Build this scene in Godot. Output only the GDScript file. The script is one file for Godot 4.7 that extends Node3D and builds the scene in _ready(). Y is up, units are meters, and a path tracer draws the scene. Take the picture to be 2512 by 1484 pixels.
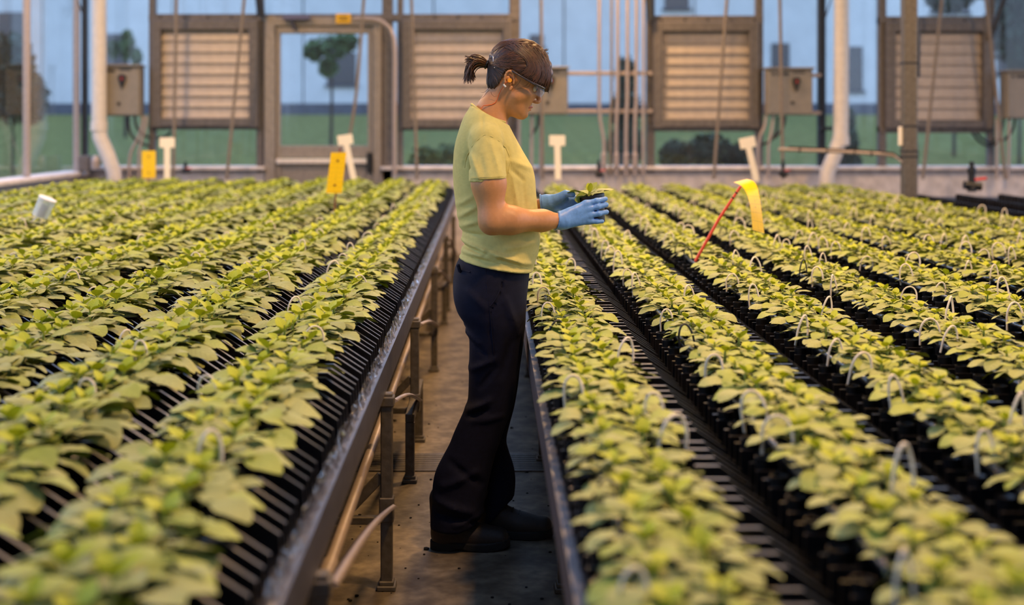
extends Node3D

# lens: focal length in pixels of the 2512 x 1484 frame, where the level optical axis meets the frame, height of the lens
const F := 3200.0
const VX := 1199.0
const VY := 297.0
const CAM_Y := 1.43
const WALL_D := 14.1          # distance of the end wall of the greenhouse
const WORKER_D := 4.44        # distance of the worker
const DECK := 0.68            # height of the bench tops
const PITCH := 0.37           # from one row of trays to the next

var rng := RandomNumberGenerator.new()
var M := {}
var counts := {}


# ------------------------------------------------------------------ mesh building
class MB:
	var v := PackedVector3Array()
	var n := PackedVector3Array()
	var uv := PackedVector2Array()
	var c := PackedColorArray()
	var ix := PackedInt32Array()
	var col := Color(1, 1, 1)

	func vert(p: Vector3, nn: Vector3, u := Vector2.ZERO) -> int:
		v.append(p)
		n.append(nn)
		uv.append(u)
		c.append(col)
		return v.size() - 1

	func tri(a: int, b: int, d: int) -> void:
		var face := (v[b] - v[a]).cross(v[d] - v[a])
		if face.dot(n[a] + n[b] + n[d]) > 0.0:
			ix.append(a); ix.append(d); ix.append(b)
		else:
			ix.append(a); ix.append(b); ix.append(d)

	func quad(a: Vector3, b: Vector3, d: Vector3, e: Vector3, out := Vector3.ZERO) -> void:
		var nn := (b - a).cross(e - a).normalized()
		if nn.dot(out) < 0.0:
			nn = -nn
		var i := vert(a, nn, Vector2(0, 0))
		vert(b, nn, Vector2(1, 0)); vert(d, nn, Vector2(1, 1)); vert(e, nn, Vector2(0, 1))
		tri(i, i + 1, i + 2)
		tri(i, i + 2, i + 3)

	func face3(a: Vector3, b: Vector3, d: Vector3, out: Vector3) -> void:
		var nn := (b - a).cross(d - a).normalized()
		if nn.dot(out) < 0.0:
			nn = -nn
		var i := vert(a, nn)
		vert(b, nn); vert(d, nn)
		tri(i, i + 1, i + 2)

	# a box, its edges cut back by bevel
	func box(at: Vector3, size: Vector3, turn := Basis(), bevel := 0.0) -> void:
		var h := size * 0.5
		bevel = minf(bevel, minf(h.x, minf(h.y, h.z)) * 0.9)
		var axes := [Vector3.RIGHT, Vector3.UP, Vector3.BACK]
		for k in 3:
			var a: Vector3 = axes[k]
			var b: Vector3 = axes[(k + 1) % 3]
			var d: Vector3 = axes[(k + 2) % 3]
			for s in [-1.0, 1.0]:
				var o: Vector3 = a * h[k] * s
				var p: Vector3 = b * (h[(k + 1) % 3] - bevel)
				var q: Vector3 = d * (h[(k + 2) % 3] - bevel)
				quad(at + turn * (o - p - q), at + turn * (o + p - q), at + turn * (o + p + q), at + turn * (o - p + q), turn * (a * s))
		if bevel <= 0.0:
			return
		for k in 3:
			var i1 := (k + 1) % 3
			var i2 := (k + 2) % 3
			for s in [-1.0, 1.0]:
				for t in [-1.0, 1.0]:
					var e0: Vector3 = axes[i1] * (h[i1] * s) + axes[i2] * ((h[i2] - bevel) * t)
					var e1: Vector3 = axes[i1] * ((h[i1] - bevel) * s) + axes[i2] * (h[i2] * t)
					var along: Vector3 = axes[k] * (h[k] - bevel)
					quad(at + turn * (e0 - along), at + turn * (e0 + along), at + turn * (e1 + along), at + turn * (e1 - along), turn * (axes[i1] * s + axes[i2] * t))
		for s in [-1.0, 1.0]:
			for t in [-1.0, 1.0]:
				for u in [-1.0, 1.0]:
					var sg := Vector3(s, t, u)
					var i := Vector3(h.x - bevel, h.y - bevel, h.z - bevel)
					face3(at + turn * (Vector3(h.x, i.y, i.z) * sg), at + turn * (Vector3(i.x, h.y, i.z) * sg), at + turn * (Vector3(i.x, i.y, h.z) * sg), turn * sg)

	# a bar from a to b, of width w and depth d
	func bar(a: Vector3, b: Vector3, w: float, d: float, side := Vector3.RIGHT, bevel := 0.0) -> void:
		var along := (b - a).normalized()
		var x := (side - along * side.dot(along)).normalized()
		box((a + b) * 0.5, Vector3(w, (b - a).length(), d), Basis(x, along, x.cross(along)), bevel)

	func tube(pts: Array, radius, sides := 8, caps := true, flat := 1.0) -> void:
		var count := pts.size()
		var up := Vector3.UP
		var first := v.size()
		var x := Vector3.ZERO
		for i in count:
			var p: Vector3 = pts[i]
			var dir: Vector3 = (pts[mini(i + 1, count - 1)] - pts[maxi(i - 1, 0)]).normalized()
			if i == 0:
				if absf(dir.dot(up)) > 0.9:
					up = Vector3.RIGHT
				x = up.cross(dir).normalized()
			else:
				x = (x - dir * x.dot(dir)).normalized()
			var y := dir.cross(x)
			var r: float = radius if radius is float else radius[i]
			for s in sides:
				var t := TAU * s / sides
				var o := x * cos(t) + y * sin(t) * flat
				vert(p + o * r, o.normalized(), Vector2(float(s) / sides, float(i) / count))
		for i in count - 1:
			for s in sides:
				var a := first + i * sides + s
				var b := first + i * sides + (s + 1) % sides
				tri(a, b, b + sides)
				tri(a, b + sides, a + sides)
		if caps:
			for e in [0, count - 1]:
				var dir: Vector3 = (pts[0] - pts[1]).normalized() if e == 0 else (pts[count - 1] - pts[count - 2]).normalized()
				var m := vert(pts[e], dir)
				var ring := v.size()
				for s in sides:
					vert(v[first + e * sides + s], dir)
				for s in sides:
					tri(m, ring + s, ring + (s + 1) % sides)

	# profile of (radius, height) turned round the y axis of the transform
	func lathe(profile: Array, sides := 16, t := Transform3D()) -> void:
		for k in profile.size() - 1:
			var p: Vector2 = profile[k]
			var q: Vector2 = profile[k + 1]
			var nn := Vector2(q.y - p.y, p.x - q.x).normalized()
			var first := v.size()
			for s in sides:
				var a := TAU * s / sides
				var r := Vector3(cos(a), 0, sin(a))
				var on := t.basis * (r * nn.x + Vector3.UP * nn.y)
				vert(t * (r * p.x + Vector3.UP * p.y), on.normalized())
				vert(t * (r * q.x + Vector3.UP * q.y), on.normalized())
			for s in sides:
				var a0 := first + s * 2
				var b0 := first + ((s + 1) % sides) * 2
				if p.x > 0.00001:
					tri(a0, b0, b0 + 1)
				if q.x > 0.00001:
					tri(a0, b0 + 1, a0 + 1)

	# a flat outline in x and y, thick in z
	func prism(poly: PackedVector2Array, depth: float, t := Transform3D()) -> void:
		var tris := Geometry2D.triangulate_polygon(poly)
		for s in [-1.0, 1.0]:
			var nn := (t.basis * Vector3(0, 0, s)).normalized()
			var first := v.size()
			for p in poly:
				vert(t * Vector3(p.x, p.y, depth * 0.5 * s), nn, p)
			for k in range(0, tris.size(), 3):
				tri(first + tris[k], first + tris[k + 1], first + tris[k + 2])
		var area := 0.0
		for k in poly.size():
			area += poly[k].cross(poly[(k + 1) % poly.size()])
		for k in poly.size():
			var p := poly[k]
			var q := poly[(k + 1) % poly.size()]
			var o := Vector2(q.y - p.y, p.x - q.x) * signf(area)
			quad(t * Vector3(p.x, p.y, -depth * 0.5), t * Vector3(q.x, q.y, -depth * 0.5), t * Vector3(q.x, q.y, depth * 0.5), t * Vector3(p.x, p.y, depth * 0.5), t.basis * Vector3(o.x, o.y, 0))

	func ball(at: Vector3, r: Vector3, sides := 8, rings := 6) -> void:
		var first := v.size()
		for i in rings + 1:
			var a := PI * i / rings
			for s in sides:
				var b := TAU * s / sides
				var o := Vector3(sin(a) * cos(b), cos(a), sin(a) * sin(b))
				vert(at + o * r, (o / r).normalized())
		for i in rings:
			for s in sides:
				var p := first + i * sides + s
				var q := first + i * sides + (s + 1) % sides
				tri(p, q, q + sides)
				tri(p, q + sides, p + sides)

	func mesh(m: Material, colours := false) -> ArrayMesh:
		var a := []
		a.resize(Mesh.ARRAY_MAX)
		a[Mesh.ARRAY_VERTEX] = v
		a[Mesh.ARRAY_NORMAL] = n
		a[Mesh.ARRAY_TEX_UV] = uv
		if colours:
			a[Mesh.ARRAY_COLOR] = c
		a[Mesh.ARRAY_INDEX] = ix
		var made := ArrayMesh.new()
		made.add_surface_from_arrays(Mesh.PRIMITIVE_TRIANGLES, a)
		made.surface_set_material(0, m)
		return made


# cross-sections stacked in height: rows of [height, back x, front x, middle z, half width in z]
class Loft:
	const STEP := 0.004
	var top := 0.0
	var bottom := 0.0
	var xc := PackedFloat32Array()
	var ax := PackedFloat32Array()
	var zc := PackedFloat32Array()
	var bz := PackedFloat32Array()

	func _init(rows: Array) -> void:
		top = rows[0][0]
		bottom = rows[-1][0]
		var y := top
		var k := 0
		while y >= bottom - STEP:
			while k < rows.size() - 2 and y < rows[k + 1][0]:
				k += 1
			var t: float = clampf((rows[k][0] - y) / (rows[k][0] - rows[k + 1][0]), 0.0, 1.0)
			var r0: Array = rows[maxi(k - 1, 0)]
			var r1: Array = rows[k]
			var r2: Array = rows[k + 1]
			var r3: Array = rows[mini(k + 2, rows.size() - 1)]
			var w := []
			for i in range(1, 5):
				w.append(cubic_interpolate(r1[i], r2[i], r0[i], r3[i], t))
			xc.append((w[0] + w[1]) * 0.5)
			ax.append(maxf((w[1] - w[0]) * 0.5, 0.004))
			zc.append(w[2])
			bz.append(maxf(w[3], 0.004))
			y -= STEP

	func dist(p: Vector3) -> float:
		var s := clampf((top - p.y) / STEP, 0.0, xc.size() - 1.001)
		var i := int(s)
		var t := s - i
		var a := lerpf(ax[i], ax[i + 1], t)
		var b := lerpf(bz[i], bz[i + 1], t)
		var dx := (p.x - lerpf(xc[i], xc[i + 1], t)) / a
		var dz := (p.z - lerpf(zc[i], zc[i + 1], t)) / b
		var d := (sqrt(dx * dx + dz * dz) - 1.0) * minf(a, b)
		return maxf(d, maxf(p.y - top, bottom - p.y))

	# z of the surface on one side at this x and height
	func side(x: float, y: float, sgn: float) -> float:
		var s := clampf((top - y) / STEP, 0.0, xc.size() - 1.001)
		var i := int(s)
		var dx := clampf((x - xc[i]) / ax[i], -1.0, 1.0)
		return zc[i] + sgn * bz[i] * sqrt(1.0 - dx * dx)


static func smin(a: float, b: float, k: float) -> float:
	var h := maxf(k - absf(a - b), 0.0) / k
	return minf(a, b) - h * h * k * 0.25


static func cap(p: Vector3, a: Vector3, b: Vector3, ra: float, rb: float) -> float:
	var ab := b - a
	var t := clampf((p - a).dot(ab) / ab.length_squared(), 0.0, 1.0)
	return (p - a - ab * t).length() - lerpf(ra, rb, t)


static func bump(p: Vector2, a: Vector2, b: Vector2, w: float) -> float:
	var ab := b - a
	var t := clampf((p - a).dot(ab) / ab.length_squared(), 0.0, 1.0)
	var q := (p - a - ab * t).length() / w
	return exp(-q * q)


# surface nets of a field that is negative inside
class Field:
	var slack := 0.004
	func at(_p: Vector3) -> float:
		return 1.0
	func tint(_p: Vector3) -> Color:
		return Color(1, 1, 1)


func nets(lo: Vector3, hi: Vector3, h: float, f: Field, mb: MB) -> void:
	const B := 4
	var nx := int(ceil((hi.x - lo.x) / h / B)) * B + 1
	var ny := int(ceil((hi.y - lo.y) / h / B)) * B + 1
	var nz := int(ceil((hi.z - lo.z) / h / B)) * B + 1
	var val := PackedFloat32Array()
	val.resize(nx * ny * nz)
	val.fill(9.0)
	var done := PackedByteArray()
	done.resize(nx * ny * nz)
	var reach := 0.5 * sqrt(3.0) * B * h * 1.35 + f.slack
	var near := []
	for bz in range(0, nz - 1, B):
		for by in range(0, ny - 1, B):
			for bx in range(0, nx - 1, B):
				var m: float = f.at(lo + Vector3(bx + B * 0.5, by + B * 0.5, bz + B * 0.5) * h)
				if absf(m) > reach:
					if m < 0.0:
						for k in range(bz, bz + B + 1):
							for j in range(by, by + B + 1):
								for i in range(bx, bx + B + 1):
									var w := (k * ny + j) * nx + i
									if done[w] == 0:
										val[w] = m
				else:
					near.append(Vector3i(bx, by, bz))
					for k in range(bz, bz + B + 1):
						for j in range(by, by + B + 1):
							for i in range(bx, bx + B + 1):
								var w := (k * ny + j) * nx + i
								if done[w] == 0:
									done[w] = 1
									val[w] = f.at(lo + Vector3(i, j, k) * h)
	var id := {}
	var corner := [0, 1, nx, nx + 1, nx * ny, nx * ny + 1, nx * ny + nx, nx * ny + nx + 1]
	var edges := [[0, 1], [2, 3], [4, 5], [6, 7], [0, 2], [1, 3], [4, 6], [5, 7], [0, 4], [1, 5], [2, 6], [3, 7]]
	var first := mb.v.size()
	for blk: Vector3i in near:
		for k in range(blk.z, blk.z + B):
			for j in range(blk.y, blk.y + B):
				for i in range(blk.x, blk.x + B):
					var w := (k * ny + j) * nx + i
					var inside := 0
					for cc in 8:
						if val[w + corner[cc]] < 0.0:
							inside += 1
					if inside == 0 or inside == 8:
						continue
					var sum := Vector3.ZERO
					var hits := 0
					for e in edges:
						var a: float = val[w + corner[e[0]]]
						var b: float = val[w + corner[e[1]]]
						if (a < 0.0) != (b < 0.0):
							var pa := Vector3(e[0] & 1, (e[0] >> 1) & 1, e[0] >> 2)
							var pb := Vector3(e[1] & 1, (e[1] >> 1) & 1, e[1] >> 2)
							sum += pa.lerp(pb, a / (a - b))
							hits += 1
					var p := lo + (Vector3(i, j, k) + sum / hits) * h
					mb.col = f.tint(p)
					id[w] = mb.vert(p, Vector3.ZERO, Vector2(p.x, p.y))
	var steps := [1, nx, nx * ny]
	var tris := []
	for blk: Vector3i in near:
		for k in range(blk.z, blk.z + B):
			for j in range(blk.y, blk.y + B):
				for i in range(blk.x, blk.x + B):
					var w := (k * ny + j) * nx + i
					var a: float = val[w]
					for ax in 3:
						var b: float = val[w + steps[ax]]
						if (a < 0.0) == (b < 0.0):
							continue
						var s1: int = steps[(ax + 1) % 3]
						var s2: int = steps[(ax + 2) % 3]
						if not (id.has(w) and id.has(w - s1) and id.has(w - s2) and id.has(w - s1 - s2)):
							continue
						var q := [id[w - s1 - s2], id[w - s2], id[w], id[w - s1]]
						if a > 0.0:
							q.reverse()
						tris.append([q[0], q[1], q[2]])
						tris.append([q[0], q[2], q[3]])
	for t in tris:
		var face: Vector3 = (mb.v[t[1]] - mb.v[t[0]]).cross(mb.v[t[2]] - mb.v[t[0]])
		for q in 3:
			mb.n[t[q]] += face
	for i in range(first, mb.v.size()):
		mb.n[i] = mb.n[i].normalized() if mb.n[i].length_squared() > 0.0 else Vector3.UP
	for t in tris:
		mb.tri(t[0], t[1], t[2])
	mb.col = Color(1, 1, 1)


# ------------------------------------------------------------------ scene tree helpers
func at(px: float, py: float, d: float) -> Vector3:
	return Vector3((px - VX) * d / F, CAM_Y - (py - VY) * d / F, -d)


func numbered(called: String) -> String:
	var k: int = counts.get(called, 0)
	counts[called] = k + 1
	return called if k == 0 else "%s_%03d" % [called, k]


func tag(o: Node, label: String, category: String, group := "", kind := "") -> void:
	o.set_meta("label", label)
	o.set_meta("category", category)
	if group:
		o.set_meta("group", group)
	if kind:
		o.set_meta("kind", kind)


func thing(called: String, label: String, category: String, where := Vector3.ZERO, turn := 0.0, group := "") -> Node3D:
	var o := Node3D.new()
	o.name = numbered(called)
	add_child(o)
	o.position = where
	o.rotation.y = turn
	tag(o, label, category, group)
	return o


func part(m: Mesh, called: String, parent: Node, t := Transform3D()) -> MeshInstance3D:
	var o := MeshInstance3D.new()
	o.name = called
	o.mesh = m
	o.transform = t
	parent.add_child(o, true)
	return o


func solo(m: Mesh, called: String, label: String, category: String, group := "", t := Transform3D()) -> MeshInstance3D:
	var o := MeshInstance3D.new()
	o.name = numbered(called)
	o.mesh = m
	o.transform = t
	add_child(o)
	tag(o, label, category, group)
	return o


func struct(called: String) -> Node3D:
	var o := Node3D.new()
	o.name = called
	o.set_meta("kind", "structure")
	add_child(o)
	return o


func struct_mesh(m: Mesh, called: String) -> MeshInstance3D:
	var o := MeshInstance3D.new()
	o.name = called
	o.mesh = m
	o.set_meta("kind", "structure")
	add_child(o)
	return o


# ------------------------------------------------------------------ materials
func noise_tex(size: int, freq: float, low: Color, high: Color, s: int, octaves := 4, normal := false) -> NoiseTexture2D:
	var f := FastNoiseLite.new()
	f.seed = s
	f.frequency = freq
	f.fractal_octaves = octaves
	var t := NoiseTexture2D.new()
	t.width = size
	t.height = size
	t.seamless = true
	t.noise = f
	if normal:
		t.as_normal_map = true
		t.bump_strength = 4.0
	else:
		var g := Gradient.new()
		g.set_color(0, low)
		g.set_color(1, high)
		t.color_ramp = g
	return t


func mat(called: String, c: Color, rough := 0.7, metal := 0.0) -> StandardMaterial3D:
	var m := StandardMaterial3D.new()
	m.resource_name = called
	m.albedo_color = c
	m.roughness = rough
	m.metallic = metal
	M[called] = m
	return m


# colour that varies a little over the surface, and fine relief
func worn(called: String, c: Color, rough: float, metal: float, vary: float, scale: float, relief := 0.0, s := 1) -> StandardMaterial3D:
	var m := mat(called, c, rough, metal)
	m.albedo_texture = noise_tex(256, 0.02, Color(1 - vary, 1 - vary, 1 - vary), Color(1, 1, 1), s, 5)
	m.uv1_triplanar = true
	m.uv1_world_triplanar = true
	m.uv1_scale = Vector3.ONE * scale
	if relief > 0.0:
		m.heightmap_enabled = true
		m.heightmap_scale = relief
		m.heightmap_texture = noise_tex(256, 0.05, Color.BLACK, Color.WHITE, s + 50, 4)
	return m


func leaf_texture() -> ImageTexture:
	var im := Image.create(128, 64, false, Image.FORMAT_RGB8)
	for y in 64:
		for x in 128:
			var t := x / 127.0
			var s := absf(y / 63.0 * 2.0 - 1.0)
			var k := 0.94 + 0.05 * sin(x * 1.7 + y * 2.3) * sin(y * 0.9)
			var vein := fposmod(t * 6.0 - s * 1.3, 1.0)
			k *= 1.0 - 0.10 * exp(-pow((vein - 0.5) / 0.10, 2.0)) * (1.0 - s * 0.5)
			k += 0.08 * exp(-pow(s / 0.05, 2.0))
			im.set_pixel(x, y, Color(k, k, k * 0.97).clamp())
	return ImageTexture.create_from_image(im)


func leaf_mat(called: String, c: Color, through: Color, tex: Texture2D) -> StandardMaterial3D:
	var m := mat(called, c, 0.62)
	m.albedo_texture = tex
	m.backlight_enabled = true
	m.backlight = through
	m.vertex_color_use_as_albedo = true
	return m


func make_materials() -> void:
	worn("aluminium", Color(0.47, 0.46, 0.48), 0.42, 0.75, 0.18, 3.0, 0.02, 3)
	worn("galvanised", Color(0.43, 0.40, 0.36), 0.55, 0.35, 0.25, 5.0, 0.03, 4)
	worn("post_brown", Color(0.42, 0.395, 0.385), 0.6, 0.2, 0.2, 3.0, 0.02, 5)
	worn("dark_post", Color(0.17, 0.18, 0.20), 0.6, 0.2, 0.2, 3.0, 0.02, 6)
	worn("door_frame", Color(0.58, 0.54, 0.50), 0.5, 0.2, 0.15, 3.0, 0.02, 7)
	worn("slat_cream", Color(0.66, 0.61, 0.57), 0.45, 0.1, 0.1, 2.0, 0.02, 8)
	worn("enclosure", Color(0.52, 0.49, 0.45), 0.5, 0.0, 0.08, 2.0, 0.0, 9)
	worn("pvc", Color(0.84, 0.80, 0.76), 0.4, 0.0, 0.08, 2.0, 0.0, 10)
	worn("conduit", Color(0.66, 0.60, 0.57), 0.45, 0.2, 0.12, 4.0, 0.0, 11)
	worn("rope", Color(0.52, 0.47, 0.42), 0.8, 0.0, 0.2, 6.0, 0.0, 12)
	worn("curb", Color(0.86, 0.82, 0.80), 0.8, 0.0, 0.2, 1.2, 0.05, 13)
	worn("black_plastic", Color(0.105, 0.098, 0.105), 0.30, 0.0, 0.35, 9.0, 0.01, 14)
	worn("pot_plastic", Color(0.060, 0.055, 0.050), 0.42, 0.0, 0.3, 12.0, 0.01, 15)
	worn("soil", Color(0.11, 0.075, 0.05), 0.95, 0.0, 0.5, 30.0, 0.3, 16)
	worn("deck", Color(0.10, 0.095, 0.10), 0.8, 0.0, 0.3, 3.0, 0.03, 17)
	worn("hose", Color(0.085, 0.095, 0.12), 0.2, 0.0, 0.2, 8.0, 0.05, 18)
	worn("shirt", Color(0.78, 0.735, 0.44), 0.9, 0.0, 0.10, 7.0, 0.03, 19)
	worn("trousers", Color(0.068, 0.073, 0.145), 0.85, 0.0, 0.2, 9.0, 0.03, 20)
	worn("boot", Color(0.17, 0.12, 0.085), 0.65, 0.0, 0.3, 12.0, 0.05, 21)
	worn("sole", Color(0.05, 0.05, 0.05), 0.8, 0.0, 0.2, 12.0, 0.05, 22)
	worn("skin", Color(0.74, 0.52, 0.335), 0.5, 0.0, 0.06, 14.0, 0.01, 23)
	M.skin.subsurf_scatter_enabled = true
	M.skin.subsurf_scatter_strength = 0.05
	worn("glove", Color(0.42, 0.62, 0.90), 0.42, 0.0, 0.10, 14.0, 0.02, 24)
	for k in ["shirt", "trousers"]:
		M[k].rim_enabled = true
		M[k].rim = 0.12
		M[k].rim_tint = 0.6
	M.trousers.rim = 0.04
	M.trousers.metallic_specular = 0.3
	var hair := mat("hair", Color(1, 1, 1), 0.46)
	hair.vertex_color_use_as_albedo = true
	mat("cream_tube", Color(0.88, 0.83, 0.74), 0.45)
	mat("black_tube", Color(0.07, 0.07, 0.06), 0.5)
	mat("label_cream", Color(0.93, 0.87, 0.78), 0.6)
	var card := mat("card_yellow", Color(0.97, 0.80, 0.04), 0.35)
	card.albedo_texture = card_texture()
	card.backlight_enabled = true
	card.backlight = Color(0.5, 0.4, 0.02)
	mat("stick_orange", Color(0.86, 0.30, 0.16), 0.45)
	mat("stick_red", Color(0.45, 0.10, 0.07), 0.5)
	mat("black", Color(0.04, 0.04, 0.045), 0.5)
	mat("red", Color(0.75, 0.14, 0.08), 0.5)
	mat("cord_orange", Color(0.82, 0.36, 0.05), 0.6)
	mat("plug", Color(0.95, 0.62, 0.10), 0.6)
	mat("white", Color(0.85, 0.85, 0.86), 0.5)
	mat("silver", Color(0.75, 0.75, 0.78), 0.25, 0.9)
	mat("frame_plastic", Color(0.22, 0.21, 0.25), 0.25)
	mat("eye_white", Color(0.85, 0.82, 0.78), 0.3)
	mat("lip", Color(0.66, 0.36, 0.29), 0.45)
	mat("brow_brown", Color(0.16, 0.09, 0.05), 0.8)
	mat("mark_yellow", Color(0.85, 0.65, 0.10), 0.6)
	mat("closer", Color(0.36, 0.36, 0.46), 0.4, 0.4)
	mat("lamp_housing", Color(0.55, 0.55, 0.55), 0.4, 0.6)
	var bulb := mat("lamp_glow", Color(1, 0.8, 0.5), 0.3)
	bulb.emission_enabled = true
	bulb.emission = Color(1.0, 0.72, 0.38)
	bulb.emission_energy_multiplier = 6.0
	var glass := mat("glass", Color(0.80, 0.84, 0.86, 0.03), 0.03)
	glass.transparency = BaseMaterial3D.TRANSPARENCY_ALPHA
	var lens := mat("lens", Color(0.20, 0.20, 0.22, 0.22), 0.03)
	lens.metallic_specular = 0.3
	lens.transparency = BaseMaterial3D.TRANSPARENCY_ALPHA
	var film := mat("film", Color(0.60, 0.60, 0.64, 0.07), 0.12)
	film.transparency = BaseMaterial3D.TRANSPARENCY_ALPHA
	var cup := mat("cup_clear", Color(0.80, 0.86, 0.92, 0.45), 0.12)
	cup.transparency = BaseMaterial3D.TRANSPARENCY_ALPHA
	var floor_m := mat("concrete", Color(0.57, 0.52, 0.44), 0.75)
	floor_m.albedo_texture = noise_tex(1024, 0.006, Color(0.55, 0.53, 0.52), Color(1, 1, 1), 31, 6)
	floor_m.uv1_triplanar = true
	floor_m.uv1_world_triplanar = true
	floor_m.uv1_scale = Vector3.ONE * 0.7
	floor_m.detail_enabled = true
	floor_m.detail_blend_mode = BaseMaterial3D.BLEND_MODE_MUL
	floor_m.detail_albedo = noise_tex(512, 0.05, Color(0.72, 0.70, 0.68), Color(1, 1, 1), 32, 3)
	floor_m.detail_uv_layer = BaseMaterial3D.DETAIL_UV_1
	floor_m.heightmap_enabled = true
	floor_m.heightmap_scale = 0.15
	floor_m.heightmap_texture = noise_tex(512, 0.05, Color.BLACK, Color.WHITE, 33, 4)
	worn("curtain", Color(0.70, 0.71, 0.72), 0.9, 0.0, 0.08, 1.0, 0.0, 34)
	worn("lawn", Color(0.45, 0.46, 0.28), 0.95, 0.0, 0.3, 0.5, 0.0, 35)
	worn("siding", Color(0.75, 0.76, 0.75), 0.8, 0.0, 0.06, 0.2, 0.0, 36)
	M.lawn.specular_mode = BaseMaterial3D.SPECULAR_DISABLED
	mat("far_window", Color(0.10, 0.13, 0.17), 0.15)
	worn("retaining", Color(0.30, 0.32, 0.36), 0.9, 0.0, 0.2, 0.4, 0.0, 37)
	mat("tree_leaf", Color(0.28, 0.38, 0.22), 0.8)
	mat("evergreen", Color(0.15, 0.22, 0.16), 0.85)
	worn("bark", Color(0.20, 0.16, 0.13), 0.95, 0.0, 0.3, 5.0, 0.1, 38)
	var tex := leaf_texture()
	leaf_mat("leaf_old", Color(0.605, 0.630, 0.370), Color(0.30, 0.34, 0.07), tex)
	leaf_mat("leaf_mid", Color(0.615, 0.660, 0.285), Color(0.34, 0.40, 0.04), tex)
	leaf_mat("leaf_young", Color(0.720, 0.750, 0.140), Color(0.50, 0.54, 0.02), tex)
	leaf_mat("leaf_any", Color(1, 1, 1), Color(0.34, 0.40, 0.04), tex)
	mat("stem", Color(0.50, 0.56, 0.18), 0.6)


# yellow sticky card: printed grid, small marks and caught flies
func card_texture() -> ImageTexture:
	var im := Image.create(128, 512, false, Image.FORMAT_RGB8)
	im.fill(Color(1, 1, 1))
	for k in 9:
		im.fill_rect(Rect2i(0, 12 + k * 60, 128, 1), Color(0.45, 0.42, 0.40))
	im.fill_rect(Rect2i(64, 0, 1, 512), Color(0.80, 0.78, 0.74))
	var r := RandomNumberGenerator.new()
	r.seed = 5
	for k in 26:
		im.fill_rect(Rect2i(r.randi_range(6, 120), r.randi_range(4, 505), r.randi_range(1, 3), r.randi_range(1, 4)), Color(0.35, 0.22, 0.1))
	for k in 7:
		im.fill_rect(Rect2i(60 + k * 8, 492, 5, 4), Color(0.35, 0.3, 0.2))
	im.fill_rect(Rect2i(60, 330, 5, 9), Color(0.3, 0.25, 0.2))
	im.fill_rect(Rect2i(64, 286, 4, 6), Color(0.3, 0.25, 0.2))
	return ImageTexture.create_from_image(im)


func _ready() -> void:
	rng.seed = 20240
	set_view_and_light()
	make_materials()
	build_shell()
	build_outside()
	build_end_wall_fittings()
	build_benches()
	build_trays_and_plants()
	build_worker()
	build_small_things()


func set_view_and_light() -> void:
	var cam := Camera3D.new()
	cam.name = "camera"
	var lens := CameraAttributesPhysical.new()
	lens.frustum_focal_length = 46.0
	lens.frustum_near = 0.1
	lens.frustum_far = 300.0
	lens.frustum_focus_distance = 4.44
	lens.exposure_aperture = 1.8
	cam.attributes = lens
	cam.projection = Camera3D.PROJECTION_FRUSTUM
	cam.near = 0.1
	cam.far = 300.0
	cam.keep_aspect = Camera3D.KEEP_HEIGHT
	cam.size = 0.1 * 1484.0 / F
	cam.frustum_offset = Vector2(1256.0 - VX, -(742.0 - VY)) * 0.1 / F
	cam.position = Vector3(0, CAM_Y, 0)
	add_child(cam)
	cam.current = true

	var e := Environment.new()
	e.tonemap_mode = Environment.TONE_MAPPER_LINEAR
	e.tonemap_exposure = 1.0
	e.background_mode = Environment.BG_SKY
	var sky := Sky.new()
	var sm := ProceduralSkyMaterial.new()
	sm.sky_top_color = Color(0.52, 0.64, 0.83)
	sm.sky_horizon_color = Color(0.68, 0.75, 0.84)
	sm.ground_bottom_color = Color(0.20, 0.24, 0.22)
	sm.ground_horizon_color = Color(0.45, 0.52, 0.55)
	sm.energy_multiplier = 4.3
	sky.sky_material = sm
	e.sky = sky
	e.sdfgi_enabled = true
	e.ssao_enabled = true
	e.ssil_enabled = true
	var w := WorldEnvironment.new()
	w.name = "surroundings"
	w.environment = e
	add_child(w)


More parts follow.
